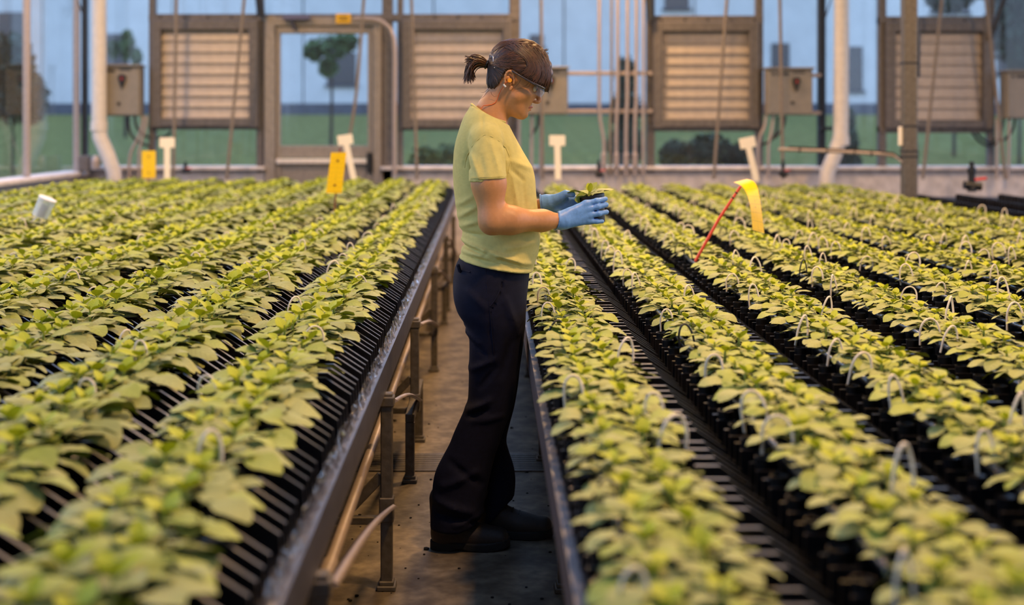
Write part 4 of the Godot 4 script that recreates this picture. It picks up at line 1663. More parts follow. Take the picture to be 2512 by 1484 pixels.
class Hair extends Field:
	var outer: Loft
	var low := []               # lower edge of the hair, (x, y) with rising x
	var tie: Vector3
	func at(p: Vector3) -> float:
		var d: float = outer.dist(p)
		if absf(d) < 0.03:
			var a := atan2(p.y - tie.y, p.x - tie.x)
			d += 0.0014 * sin(a * 46.0 + p.z * 60.0) * smoothstep(0.0, 0.05, (p - tie).length())
		return maxf(d, (Trousers.line(low, p.x) - p.y) * 0.7)
	func tint(p: Vector3) -> Color:
		var a := atan2(p.y - tie.y, p.x - tie.x)
		var k := 0.5 + 0.5 * sin(a * 92.0 + p.z * 260.0) * sin(a * 37.0 - p.z * 90.0)
		return Color(0.022, 0.009, 0.005).lerp(Color(0.070, 0.026, 0.010), k)


class Boot extends Limbs:
	func at(p: Vector3) -> float:
		var d := super(p)
		return maxf(d, 0.022 - p.y)


class Sole extends Field:
	var grow := 0.0
	func at(p: Vector3) -> float:
		var q := Vector2(p.x, p.z)
		var d := minf(Sole.c2(q, Vector2(0.040, 0), Vector2(0.185, 0.004), 0.037, 0.048), Sole.c2(q, Vector2(0.185, 0.004), Vector2(0.226, 0.0), 0.048, 0.045))
		var rise := 0.010 * smoothstep(0.20, 0.275, p.x)
		var arch := 0.008 * exp(-pow((p.x - 0.10) / 0.022, 2.0))
		return maxf(d - grow, maxf(p.y - 0.030 - rise, rise + arch - p.y))
	static func c2(p: Vector2, a: Vector2, b: Vector2, ra: float, rb: float) -> float:
		var ab := b - a
		var t := clampf((p - a).dot(ab) / ab.length_squared(), 0.0, 1.0)
		return (p - a - ab * t).length() - lerpf(ra, rb, t)


class Glove extends Limbs:
	var fingers := []           # chains that must stay apart from one another: [points, radii]
	var cut: Plane
	var across: Vector3
	var crease := FastNoiseLite.new()
	func at(p: Vector3) -> float:
		var palm := super(p)
		var f := 9.0
		for ch in fingers:
			var d := 9.0
			for i in ch[0].size() - 1:
				var a: Vector3 = ch[0][i]
				var ab: Vector3 = ch[0][i + 1] - a
				var t := clampf((p - a).dot(ab) / ab.length_squared(), 0.0, 1.0)
				d = Limbs.mix(d, (p - a - ab * t).length() - lerpf(ch[1][i], ch[1][i + 1], t), 0.004)
			f = minf(f, d)
		var all := Limbs.mix(palm, f, 0.010)
		if absf(all) < 0.02:
			all -= 0.0016 * (0.35 - absf(crease.get_noise_2d(p.dot(across) * 2600.0, (p.y * 0.55 + p.z * 0.4) * 1300.0)))
		return maxf(all, cut.distance_to(p))


func px2(px: float, py: float, zo := 0.0) -> Vector2:
	var p := wp(px, py, zo)
	return Vector2(p.x, p.y)


func folds_of(list: Array) -> Array:
	var out := []
	for f in list:
		out.append([px2(f[0], f[1]), px2(f[2], f[3]), f[4] * WORKER_D / F, f[5] * 2.2])
	return out


func worker_part(b: MB, called: String, m: Material, root: Node3D, colours := false) -> MeshInstance3D:
	return part(b.mesh(m, colours), called, root, Transform3D(Basis(), -root.position))


func build_worker() -> void:
	var root := thing("person", "worker in yellow-green T-shirt, navy trousers, safety glasses and blue gloves holding a pot", "person", Vector3(0.0, 0, -WORKER_D))
	# ---- body: trunk, arms and legs under the clothes, then neck and head on a finer grid
	var body := Limbs.new()
	body.k = 0.03
	body.caps = [
		[wp(1202, 300), wp(1198, 345), 0.050, 0.075], [wp(1198, 345), wp(1215, 420), 0.080, 0.095], [wp(1215, 420), wp(1228, 560), 0.095, 0.085], [wp(1228, 560), wp(1208, 690), 0.085, 0.095],
		[wp(1192, 348, -0.11), wp(1192, 348, 0.11), 0.044, 0.044],
		[wp(1193, 358, 0.128), wp(1199, 450, 0.185), 0.040, 0.0525], [wp(1199, 450, 0.185), wp(1207, 543, 0.200), 0.0525, 0.039],
		[wp(1207, 543, 0.200), wp(1252, 540, 0.180), 0.039, 0.0425], [wp(1252, 540, 0.180), wp(1330, 541, 0.115), 0.0425, 0.033], [wp(1330, 541, 0.115), wp(1388, 541, 0.072), 0.031, 0.022],
		[wp(1193, 358, -0.128), wp(1212, 450, -0.180), 0.040, 0.050], [wp(1212, 450, -0.180), wp(1228, 535, -0.195), 0.050, 0.038],
		[wp(1228, 535, -0.195), wp(1268, 522, -0.165), 0.038, 0.041], [wp(1268, 522, -0.165), wp(1358, 499, -0.068), 0.040, 0.022],
		[wp(1208, 700, 0.080), wp(1206, 960, 0.080), 0.066, 0.038], [wp(1206, 960, 0.080), wp(1125, 1262, 0.072), 0.038, 0.030],
		[wp(1208, 700, -0.080), wp(1208, 960, -0.080), 0.066, 0.038], [wp(1208, 960, -0.080), wp(1210, 1235, -0.072), 0.038, 0.028]]
	var b := MB.new()
	nets(Vector3(-0.20, 0.06, -4.72), Vector3(0.30, 1.44, -4.18), 0.009, body, b)
	var head := Head.new()
	head.slack = 0.012
	head.k = 0.02
	head.skull = Loft.new([lrow(104, 1245, 1290, 0, 0.030), lrow(112, 1226, 1306, 0, 0.050), lrow(128, 1211, 1322, 0, 0.064), lrow(150, 1204, 1333, 0, 0.071), lrow(175, 1204, 1336, 0, 0.073), lrow(195, 1207, 1331, 0, 0.071), lrow(212, 1213, 1325, 0, 0.068), lrow(224, 1219, 1320, 0, 0.066), lrow(236, 1223, 1315, 0, 0.063), lrow(248, 1228, 1308, 0, 0.060), lrow(260, 1236, 1301, 0, 0.055), lrow(272, 1246, 1296, 0, 0.049), lrow(282, 1255, 1292, 0, 0.041), lrow(289, 1264, 1288, 0, 0.030), lrow(293, 1272, 1283, 0, 0.016)])
	head.caps = [[wp(1230, 225), wp(1208, 272), 0.049, 0.050], [wp(1208, 272), wp(1200, 318), 0.052, 0.068]]
	head.extra = [
		[wp(1318, 216), wp(1323, 246), 0.007, 0.0085, 0.010], [wp(1320, 251, 0.009), wp(1312, 250, 0.013), 0.0060, 0.0060, 0.007], [wp(1320, 251, -0.009), wp(1312, 250, -0.013), 0.0060, 0.0060, 0.007],
		[wp(1299, 262, -0.014), wp(1301, 261.5, 0.0), 0.0050, 0.0062, 0.006], [wp(1301, 261.5, 0.0), wp(1299, 262, 0.014), 0.0062, 0.0050, 0.006],
		[wp(1296, 268.5, -0.012), wp(1297, 268.5, 0.012), 0.0058, 0.0058, 0.006],
		[wp(1287, 282, -0.010), wp(1287, 282, 0.010), 0.0105, 0.0105, 0.014], [wp(1322, 203, -0.035), wp(1328, 202, 0.0), 0.010, 0.010, 0.012], [wp(1328, 202, 0.0), wp(1322, 203, 0.035), 0.010, 0.010, 0.012],
		[wp(1290, 232, 0.046), wp(1268, 236, 0.054), 0.014, 0.012, 0.02], [wp(1290, 232, -0.046), wp(1268, 236, -0.054), 0.014, 0.012, 0.02]]
	head.hollows = [[wp(1316, 217, 0.033), 0.013, 0.008], [wp(1316, 217, -0.033), 0.013, 0.008], [wp(1298, 265.3, 0.020), 0.0045, 0.0030], [wp(1298, 265.3, -0.020), 0.0045, 0.0030], [wp(1292, 275, 0.0), 0.009, 0.003], [wp(1316, 254.5, 0.006), 0.003, 0.0025]]
	nets(Vector3(-0.075, 1.37, -4.54), Vector3(0.195, 1.715, -4.34), 0.0042, head, b)
	var skin := worker_part(b, "body", M.skin, root)
	# ear: bowl, rim and lobe on both sides
	for s in [1.0, -1.0]:
		b = MB.new()
		var ear := Limbs.new()
		ear.k = 0.004
		var rim := []
		for i in 13:
			var a := -0.55 + i * 0.40
			rim.append(wp(1250 + 11.5 * cos(a), 195 - 21.0 * sin(a) * (1.0 if sin(a) > 0 else 0.85), s * (0.0765 + 0.004 * maxf(sin(a), 0.0))))
		for i in 11:
			ear.caps.append([rim[i], rim[i + 1], 0.0032, 0.0032])
		ear.caps.append([wp(1255, 214, s * 0.073), wp(1252, 219, s * 0.074), 0.0052, 0.0048])
		ear.caps.append([wp(1246, 190, s * 0.069), wp(1250, 205, s * 0.069), 0.0085, 0.0075])
		ear.caps.append([wp(1259, 199, s * 0.073), wp(1260, 205, s * 0.073), 0.0035, 0.0035])
		nets(wp(1230, 228, s * 0.076) - Vector3(0, 0, 0.02), wp(1272, 166, s * 0.076) + Vector3(0, 0, 0.02), 0.0024, ear, b)
		worker_part(b, "ear", M.skin, root)
	# lips, eyes and brows
	b = MB.new()
	b.tube([wp(1293, 262.5, 0.0235), wp(1300, 263.0, 0.016), wp(1305.2, 262.6, 0.005), wp(1305.2, 262.6, -0.005), wp(1300, 263.0, -0.016), wp(1293, 262.5, -0.0235)], [0.0010, 0.0030, 0.0036, 0.0036, 0.0030, 0.0010], 8)
	b.tube([wp(1293, 264.5, 0.0225), wp(1297.5, 268, 0.013), wp(1300.6, 268.6, 0.004), wp(1300.6, 268.6, -0.004), wp(1297.5, 268, -0.013), wp(1293, 264.5, -0.0225)], [0.0010, 0.0034, 0.0042, 0.0042, 0.0034, 0.0010], 8)
	worker_part(b, "lips", M.lip, root)
	for s in [1.0, -1.0]:
		b = MB.new()
		b.ball(wp(1309, 217, s * 0.033), Vector3(0.0115, 0.0115, 0.0115), 14, 10)
		var eye := worker_part(b, "eye", M.eye_white, root)
		b = MB.new()
		b.ball(wp(1315.5, 219.5, s * 0.034), Vector3(0.0042, 0.0045, 0.0045), 10, 8)
		worker_part(b, "iris", M.brow_brown, root)
		b = MB.new()
		b.tube([wp(1328, 208, s * 0.014), wp(1325, 204, s * 0.030), wp(1314, 205, s * 0.048)], [0.0025, 0.0030, 0.0012], 6)
		worker_part(b, "eyebrow", M.brow_brown, root)

	# ---- T-shirt
	var shirt := Shirt.new()
	shirt.slack = 0.022
	shirt.lofts = [Loft.new([lrow(252, 1156, 1196, 0, 0.055), lrow(266, 1151, 1214, 0, 0.085), lrow(282, 1141, 1232, 0, 0.112), lrow(300, 1133, 1245, 0, 0.130), lrow(318, 1127, 1254, 0, 0.138), lrow(345, 1119, 1268, 0, 0.139), lrow(372, 1114, 1283, 0, 0.138), lrow(400, 1112, 1299, 0, 0.137), lrow(420, 1111, 1308, 0, 0.136), lrow(440, 1112, 1312, 0, 0.136), lrow(470, 1114, 1314, 0, 0.136), lrow(500, 1118, 1317, 0, 0.136), lrow(530, 1123, 1321, 0, 0.138), lrow(560, 1130, 1324, 0, 0.142), lrow(582, 1135, 1325, 0, 0.148), lrow(602, 1136, 1323, 0, 0.154), lrow(622, 1131, 1319, 0, 0.161), lrow(645, 1126, 1311, 0, 0.167), lrow(672, 1124, 1304, 0, 0.168), lrow(690, 1124, 1302, 0, 0.168)])]
	shirt.sleeves = [[wp(1192, 344, 0.132), wp(1198, 445, 0.184), 0.056, 0.0635, wp(0, 443, 0.18).y, 0.09], [wp(1192, 344, -0.132), wp(1208, 445, -0.180), 0.056, 0.062, wp(0, 443, -0.18).y, 0.09]]
	shirt.neck_back = px2(1152, 257)
	shirt.neck_front = px2(1256, 311)
	shirt.hem_back = px2(1126, 633)
	shirt.hem_front = px2(1312, 667)
	shirt.noise.seed = 4
	shirt.ripple = 0.0032
	shirt.folds = folds_of([
		[1130, 585, 1188, 604, 5, 0.0060], [1186, 604, 1266, 626, 5, 0.0050], [1132, 596, 1190, 615, 4, -0.0050], [1190, 615, 1268, 636, 4, -0.0045], [1136, 610, 1218, 620, 6, 0.0055], [1218, 620, 1302, 640, 6, 0.0050], [1140, 622, 1220, 634, 4, -0.0035],
		[1126, 628, 1220, 648, 4, 0.0035], [1220, 648, 1310, 662, 4, 0.0035], [1128, 552, 1180, 534, 6, 0.0040], [1126, 528, 1166, 504, 6, 0.0040], [1122, 500, 1160, 478, 6, 0.0030], [1134, 566, 1200, 570, 5, -0.0040], [1240, 600, 1310, 590, 6, 0.0035],
		[1252, 392, 1300, 410, 7, 0.0035], [1250, 410, 1282, 440, 5, -0.0030], [1256, 430, 1272, 520, 6, 0.0025], [1280, 440, 1290, 540, 5, -0.0018],
		[1140, 408, 1146, 382, 4, -0.0016], [1146, 382, 1164, 352, 4, -0.0012], [1164, 352, 1188, 331, 4, -0.0010], [1188, 331, 1220, 342, 4, -0.0010], [1220, 342, 1244, 366, 4, -0.0014], [1244, 366, 1250, 402, 4, -0.0018],
		[1158, 378, 1176, 430, 5, 0.0035], [1206, 352, 1226, 424, 5, 0.0030], [1226, 366, 1240, 430, 4, -0.0025], [1150, 392, 1162, 420, 4, -0.0030], [1180, 380, 1190, 428, 5, -0.0020],
		[1160, 434, 1242, 433, 2, -0.0025], [1182, 272, 1186, 330, 2, -0.0015]])
	b = MB.new()
	nets(Vector3(-0.15, 0.88, -4.71), Vector3(0.195, 1.50, -4.17), 0.0050, shirt, b)
	var shirt_part := worker_part(b, "t_shirt", M.shirt, root)
	# seams and stitching
	var runs := [[[1140, 412], [1142, 396], [1147, 380], [1158, 360], [1172, 343], [1188, 331], [1206, 335], [1224, 346], [1240, 362], [1249, 382], [1251, 404], [1247, 424]], [[1181, 270], [1184, 300], [1188, 331]], [], [], []]
	for i in 12:
		runs[2].append([1154 + i * 7.9, 436.5 - i * 0.35])
		runs[3].append([1154 + i * 7.9, 440.0 - i * 0.35])
	for i in 16:
		runs[4].append([1134 + i * 11.4, 630.0 + i * 1.95])
	for i in 5:
		b = MB.new()
		b.tube(on_surface(shirt, runs[i]), [0.0019, 0.0019, 0.0011, 0.0011, 0.0014][i], 6)
		worker_part(b, "seam", M.shirt, root)
	# ribbed collar round the neck opening
	b = MB.new()
	var ring := []
	for i in 29:
		var a := TAU * i / 28.0
		var c := wp(1199, 281)
		var e := wp(1241, 303) - c
		ring.append(c + e * cos(a) + Vector3(0, 0.004 - 0.010 * sin(a) * sin(a), 0.078 * sin(a)))
	b.tube(ring, 0.0050, 8, false)
	worker_part(b, "collar", M.shirt, root)

	# ---- trousers
	var tr := Trousers.new()
	tr.slack = 0.022
	var near := 0.080
	tr.lofts = [
		Loft.new([lrow(628, 1128, 1298, 0, 0.150), lrow(650, 1118, 1300, 0, 0.160), lrow(680, 1112, 1298, 0, 0.168), lrow(715, 1111, 1294, 0, 0.172), lrow(745, 1115, 1291, 0, 0.170), lrow(770, 1126, 1288, 0, 0.164), lrow(800, 1147, 1285, 0, 0.150), lrow(840, 1165, 1270, 0, 0.120), lrow(880, 1185, 1245, 0, 0.07)]),
		Loft.new([lrow(680, 1140, 1275, near, 0.060), lrow(720, 1122, 1284, near, 0.078), lrow(770, 1130, 1286, near, 0.086), lrow(800, 1149, 1285, near, 0.088), lrow(850, 1151, 1280, near, 0.085), lrow(900, 1150, 1273, near, 0.078), lrow(950, 1149, 1266, near, 0.073), lrow(985, 1146, 1260, near, 0.071), lrow(1020, 1132, 1249, near, 0.070), lrow(1055, 1116, 1236, near, 0.070), lrow(1090, 1102, 1224, near, 0.071), lrow(1120, 1086, 1214, near, 0.072), lrow(1150, 1071, 1206, near, 0.074), lrow(1180, 1063, 1199, near, 0.076), lrow(1220, 1060, 1191, near, 0.078), lrow(1260, 1057, 1182, near, 0.078), lrow(1310, 1054, 1174, near, 0.076)]),
		Loft.new([lrow(680, 1140, 1275, -near, 0.060), lrow(720, 1126, 1286, -near, 0.078), lrow(770, 1132, 1288, -near, 0.086), lrow(800, 1150, 1288, -near, 0.088), lrow(850, 1155, 1283, -near, 0.085), lrow(900, 1158, 1276, -near, 0.078), lrow(950, 1160, 1270, -near, 0.072), lrow(1000, 1160, 1261, -near, 0.070), lrow(1040, 1156, 1250, -near, 0.070), lrow(1080, 1154, 1242, -near, 0.070), lrow(1110, 1156, 1249, -near, 0.072), lrow(1140, 1160, 1259, -near, 0.074), lrow(1170, 1164, 1264, -near, 0.075), lrow(1200, 1167, 1263, -near, 0.076), lrow(1240, 1170, 1256, -near, 0.076), lrow(1310, 1172, 1240, -near, 0.074)])]
	tr.hems = [[px2(1050, 1296, near), px2(1124, 1296, near), px2(1168, 1278, near), px2(1200, 1264, near)], [px2(1165, 1288, -near), px2(1200, 1272, -near), px2(1240, 1228, -near), px2(1270, 1212, -near)]]
	tr.noise.seed = 8
	tr.ripple = 0.0025
	tr.folds = folds_of([[1130, 796, 1172, 826, 6, 0.006], [1150, 812, 1190, 850, 5, -0.005], [1150, 986, 1200, 960, 7, 0.007], [1150, 1000, 1196, 984, 5, -0.006], [1155, 890, 1210, 862, 7, 0.005], [1180, 930, 1216, 880, 6, -0.004], [1160, 1010, 1230, 1000, 7, 0.004],
		[1075, 1200, 1160, 1226, 9, 0.007], [1090, 1165, 1170, 1130, 9, 0.006], [1080, 1232, 1170, 1250, 7, -0.006], [1110, 1110, 1180, 1160, 8, -0.005], [1120, 1255, 1185, 1236, 6, 0.005], [1236, 660, 1222, 716, 2, -0.004], [1222, 716, 1200, 752, 2, -0.004], [1200, 752, 1210, 880, 2, -0.003],
		[1150, 700, 1190, 740, 8, 0.004], [1240, 720, 1270, 800, 9, 0.005], [1250, 820, 1230, 900, 9, -0.004]])
	b = MB.new()
	nets(Vector3(-0.22, 0.03, -4.65), Vector3(0.16, 1.02, -4.23), 0.0075, tr, b)
	var legs := worker_part(b, "trousers", M.trousers, root)
	# pocket flap, belt loop and pocket edge
	b = MB.new()
	b.tube(on_surface(tr, [[1124, 661], [1136, 664], [1154, 668]]), 0.0032, 6)
	b.tube(on_surface(tr, [[1238, 662], [1236, 676], [1231, 696], [1224, 716], [1214, 736], [1202, 752]]), 0.0026, 6)
	b.tube(on_surface(tr, [[1192, 662], [1194, 700], [1200, 752], [1206, 800], [1210, 850], [1213, 900]]), 0.0016, 6)
	worker_part(b, "pocket_edge", M.trousers, root)
	b = MB.new()
	b.box(wp(1126, 658, 0.098), Vector3(0.010, 0.030, 0.012), Basis.from_euler(Vector3(0, 0.8, 0.35)), 0.003)
	worker_part(b, "belt_loop", M.trousers, root)

	# ---- boots
	for f in [[0.070, 1053.0, 0.0], [-0.062, 1166.0, -0.06]]:
		var d: float = WORKER_D - f[0]
		var place := Transform3D(Basis(Vector3.UP, f[2]), Vector3((f[1] - VX) * d / F, 0, -d))
		var boot := Boot.new()
		boot.k = 0.02
		boot.caps = [[Vector3(0.046, 0.055, 0), Vector3(0.050, 0.165, 0), 0.040, 0.050], [Vector3(0.060, 0.080, 0), Vector3(0.150, 0.048, 0), 0.045, 0.036], [Vector3(0.150, 0.044, 0.012), Vector3(0.234, 0.036, 0.012), 0.034, 0.030], [Vector3(0.150, 0.044, -0.012), Vector3(0.234, 0.036, -0.012), 0.034, 0.030], [Vector3(0.05, 0.036, 0), Vector3(0.18, 0.030, 0), 0.038, 0.038]]
		var holder := Node3D.new()
		holder.name = "boot"
		root.add_child(holder, true)
		holder.transform = Transform3D(place.basis, place.origin - root.position)
		b = MB.new()
		nets(Vector3(-0.012, 0.016, -0.07), Vector3(0.29, 0.23, 0.07), 0.005, boot, b)
		part(b.mesh(M.boot), "upper", holder)
		b = MB.new()
		nets(Vector3(-0.016, -0.008, -0.07), Vector3(0.296, 0.052, 0.07), 0.005, Sole.new(), b)
		part(b.mesh(M.sole), "sole", holder)
		b = MB.new()
		for i in 4:
			var x := 0.105 + i * 0.022
			b.tube([Vector3(x, 0.098 - i * 0.008, -0.024), Vector3(x + 0.004, 0.108 - i * 0.010, 0.0), Vector3(x, 0.098 - i * 0.008, 0.024)], 0.0028, 6)
		part(b.mesh(M.sole), "laces", holder)

	# ---- gloves
	var gl := Glove.new()
	gl.k = 0.012
	gl.across = Vector3(0.95, 0.30, 0.1).normalized()
	gl.caps = [[wp(1376, 529, 0.086), wp(1437, 500, 0.064), 0.015, 0.0115], [wp(1376, 536, 0.086), wp(1442, 513, 0.066), 0.017, 0.012], [wp(1376, 546, 0.085), wp(1445, 528, 0.065), 0.017, 0.012], [wp(1376, 552, 0.083), wp(1444, 541, 0.061), 0.014, 0.0115], [wp(1364, 541, 0.088), wp(1382, 541, 0.080), 0.0275, 0.0265], [wp(1392, 545, 0.07), wp(1430, 535, 0.060), 0.017, 0.013]]
	gl.fingers = [
		[[wp(1437, 500, 0.064), wp(1463, 493, 0.065), wp(1485, 488, 0.050)], [0.0100, 0.0095, 0.0080]],
		[[wp(1442, 513, 0.066), wp(1467, 507, 0.067), wp(1487, 502, 0.050)], [0.0100, 0.0095, 0.0082]],
		[[wp(1445, 528, 0.065), wp(1469, 524, 0.066), wp(1488, 520, 0.050)], [0.0098, 0.0092, 0.0080]],
		[[wp(1444, 542, 0.061), wp(1463, 543, 0.060), wp(1477, 543, 0.052)], [0.0090, 0.0082, 0.0072]],
		[[wp(1396, 536, 0.060), wp(1406, 520, 0.030), wp(1409, 512, 0.008)], [0.0130, 0.0110, 0.0092]]]
	gl.cut = Plane(Vector3(-0.98, 0.16, 0.0).normalized(), wp(1366, 541, 0.088))
	b = MB.new()
	nets(Vector3(0.215, 1.045, -4.46), Vector3(0.405, 1.175, -4.325), 0.0030, gl, b)
	b.tube(cuff_ring(wp(1367, 541, 0.088), 0.0285, Vector3(0.98, -0.16, -0.2)), 0.0022, 6, false)
	worker_part(b, "glove", M.glove, root)
	gl = Glove.new()
	gl.k = 0.012
	gl.across = Vector3(0.95, 0.25, 0.0).normalized()
	gl.caps = [[wp(1340, 490, -0.072), wp(1402, 488, -0.062), 0.017, 0.012], [wp(1340, 497, -0.074), wp(1405, 500, -0.064), 0.018, 0.012], [wp(1342, 503, -0.074), wp(1405, 513, -0.064), 0.018, 0.012], [wp(1342, 508, -0.072), wp(1402, 525, -0.062), 0.016, 0.0115], [wp(1326, 499, -0.078), wp(1346, 498, -0.072), 0.0290, 0.0260], [wp(1352, 494, -0.060), wp(1380, 482, -0.046), 0.019, 0.014]]
	gl.fingers = [
		[[wp(1402, 488, -0.062), wp(1432, 484, -0.066), wp(1462, 488, -0.058)], [0.0100, 0.0095, 0.0080]],
		[[wp(1405, 500, -0.064), wp(1436, 498, -0.067), wp(1468, 503, -0.057)], [0.0100, 0.0095, 0.0080]],
		[[wp(1405, 513, -0.064), wp(1436, 514, -0.067), wp(1466, 520, -0.057)], [0.0098, 0.0092, 0.0080]],
		[[wp(1402, 525, -0.062), wp(1428, 529, -0.062), wp(1452, 535, -0.056)], [0.0090, 0.0082, 0.0072]],
		[[wp(1368, 487, -0.050), wp(1388, 475, -0.038), wp(1405, 477, -0.020)], [0.0140, 0.0120, 0.0098]]]
	gl.cut = Plane(Vector3(-0.97, -0.10, 0.0).normalized(), wp(1327, 498, -0.078))
	b = MB.new()
	nets(Vector3(0.165, 1.075, -4.545), Vector3(0.395, 1.205, -4.435), 0.0030, gl, b)
	b.tube(cuff_ring(wp(1327, 498, -0.078), 0.0300, Vector3(0.97, 0.10, 0.1)), 0.0022, 6, false)
	worker_part(b, "glove", M.glove, root)

	build_hair(root)
	build_eyewear(root)
	build_held_pot()


# points on the side of a garment that faces the camera, from their place in the plane of the worker
func on_surface(f: Field, line: Array) -> Array:
	var out := []
	for q in line:
		var p := wp(q[0], q[1], 0.15)
		var lo := 0.30
		var hi := 0.0
		for k in 26:
			var z := lo - 0.010 * k
			p = wp(q[0], q[1], z)
			if f.at(p) < 0.0:
				hi = z
				lo = z + 0.010
				break
		for k in 7:
			var z := (lo + hi) * 0.5
			if f.at(wp(q[0], q[1], z)) < 0.0:
				hi = z
			else:
				lo = z
		out.append(wp(q[0], q[1], hi))
	return out


func cuff_ring(c: Vector3, r: float, axis: Vector3) -> Array:
	var x := axis.normalized().cross(Vector3.UP).normalized()
	var y := x.cross(axis.normalized())
	var out := []
	for i in 25:
		var a := TAU * i / 24.0
		out.append(c + (x * cos(a) + y * sin(a)) * (r + 0.0012 * sin(a * 7.0)))
	return out


func build_hair(root: Node3D) -> void:
	var hair := Hair.new()
	hair.outer = Loft.new([lrow(97, 1248, 1292, 0, 0.028), lrow(103, 1228, 1311, 0, 0.052), lrow(116, 1212, 1329, 0, 0.068), lrow(134, 1201, 1343, 0, 0.077), lrow(155, 1196, 1352, 0, 0.082), lrow(178, 1195, 1356, 0, 0.083), lrow(200, 1193, 1355, 0, 0.080), lrow(216, 1195, 1348, 0, 0.076), lrow(232, 1204, 1338, 0, 0.070), lrow(246, 1215, 1328, 0, 0.06)])
	hair.tie = wp(1194, 159)
	hair.low = [px2(1190, 196), px2(1198, 222), px2(1208, 226), px2(1218, 214), px2(1230, 194), px2(1240, 176), px2(1252, 170), px2(1266, 178), px2(1288, 199), px2(1312, 207), px2(1336, 226), px2(1350, 224), px2(1358, 205)]
	var b := MB.new()
	nets(Vector3(-0.03, 1.50, -4.54), Vector3(0.235, 1.72, -4.34), 0.0044, hair, b)
	var r := RandomNumberGenerator.new()
	r.seed = 11
	# combed-back strands from the hairline to the tie, on the surface of the hair
	for i in 300:
		var s := 1.0 if i % 3 else -1.0
		var u := r.randf()
		var e := Trousers.line([Vector2(0, 0), Vector2(1, 1)], u)
		var end := Vector2(lerpf(1240, 1346, e), lerpf(172, 128, pow(e, 0.8)) + r.randf_range(-8, 10) - 30.0 * sin(e * PI) * r.randf())
		var mid := Vector2(lerpf(1194, end.x, 0.5), lerpf(159, end.y, 0.5) - r.randf_range(-4, 12) * (1.0 - 0.4 * e))
		var pts := []
		var rad := []
		for j in 12:
			var t := j / 11.0
			var q := Vector2(1197, 159).lerp(mid, t).lerp(mid.lerp(end, t), t)
			var p := wp(q.x, q.y)
			p.z = hair.outer.side(p.x, p.y, s)
			p += Vector3(0, 0, s * r.randf_range(-0.0005, 0.0008))
			pts.append(p)
			rad.append(0.0017 * sin(PI * clampf(0.12 + t * 0.82, 0.0, 1.0)) + 0.0003)
		b.col = Color(0.020, 0.008, 0.005).lerp(Color(0.105, 0.040, 0.015), pow(r.randf(), 1.5))
		b.tube(pts, rad, 5, false)
	# strands over the crown, each keeping its distance from the middle
	for i in 150:
		var zf := r.randf_range(-0.060, 0.060)
		var x1 := r.randf_range(1290, 1342)
		var pts := []
		var rad := []
		for j in 12:
			var t := j / 11.0
			var x: float = wp(lerpf(1200, x1, t), 0).x
			var z := -WORKER_D + zf * sin(PI * (0.12 + 0.7 * t))
			var hi := 1.73
			var lo := 1.56
			for k in 14:
				var m := (hi + lo) * 0.5
				if hair.outer.dist(Vector3(x, m, z)) < 0.0:
					lo = m
				else:
					hi = m
			pts.append(Vector3(x, lo + r.randf_range(-0.0004, 0.0008), z))
			rad.append(0.0017 * sin(PI * clampf(0.12 + t * 0.82, 0.0, 1.0)) + 0.0003)
		b.col = Color(0.020, 0.008, 0.005).lerp(Color(0.105, 0.040, 0.015), pow(r.randf(), 1.5))
		b.tube(pts, rad, 5, false)
	# short hair combed up from the nape
	for i in 150:
		var s := 1.0 if i % 3 else -1.0
		var u := r.randf()
		var end := Vector2(lerpf(1197, 1240, u), lerpf(219, 184, u) + r.randf_range(-12, 7) + 6.0 * sin(u * PI))
		var mid := Vector2(lerpf(1194, 1216, u), lerpf(192, 164, u))
		var pts := []
		var rad := []
		for j in 10:
			var t := j / 9.0
			var q := Vector2(1198, 160).lerp(mid, t).lerp(mid.lerp(end, t), t)
			var p := wp(q.x, q.y)
			p.z = hair.outer.side(p.x, p.y, s) + s * r.randf_range(-0.0004, 0.0008)
			pts.append(p)
			rad.append(0.0014 * (1.0 - 0.8 * t) + 0.0002)
		b.col = Color(0.020, 0.009, 0.006).lerp(Color(0.080, 0.034, 0.016), pow(r.randf(), 1.6))
		b.tube(pts, rad, 5, false)
	# fringe swept down over the brow
	for i in 200:
		var s := 1.0 if i % 4 else -1.0
		var u := r.randf()
		var from := Vector2(lerpf(1240, 1334, u) + r.randf_range(-16, 8), lerpf(108, 126, u) + r.randf_range(-8, 12))
		var end := Vector2(lerpf(1272, 1345, u), lerpf(183, 227, pow(u, 1.1)) + r.randf_range(-12, 3))
		var mid := Vector2(lerpf(1322, 1362, u), lerpf(160, 178, u) + r.randf_range(-6, 6))
		var pts := []
		var rad := []
		for j in 12:
			var t := j / 11.0
			var q := from.lerp(mid, t).lerp(mid.lerp(end, t), t)
			var p := wp(q.x, q.y)
			p.z = hair.outer.side(p.x, p.y, s) + s * (0.001 + 0.002 * t)
			pts.append(p)
			rad.append(0.0022 * (1.0 - 0.75 * t) + 0.0003)
		b.col = Color(0.020, 0.008, 0.005).lerp(Color(0.085, 0.032, 0.014), pow(r.randf(), 1.7))
		b.tube(pts, rad, 5, false)
	# wisps by the cheek and at the nape
	for w in [[[1296, 204], [1288, 212], [1276, 216], [1262, 222]], [[1300, 206], [1296, 214], [1280, 218], [1266, 221]], [[1276, 196], [1272, 206], [1264, 214], [1260, 218]], [[1200, 222], [1192, 230], [1186, 238], [1176, 245]], [[1199, 218], [1190, 226], [1184, 228], [1178, 226]], [[1204, 226], [1206, 232], [1212, 238], [1220, 236]]]:
		var pts := []
		for q in w:
			var p := wp(q[0], q[1])
			p.z = hair.outer.side(p.x, p.y, 1.0) * 0.35 + (-WORKER_D + 0.072) * 0.65
			pts.append(p)
		b.col = Color(0.04, 0.016, 0.008)
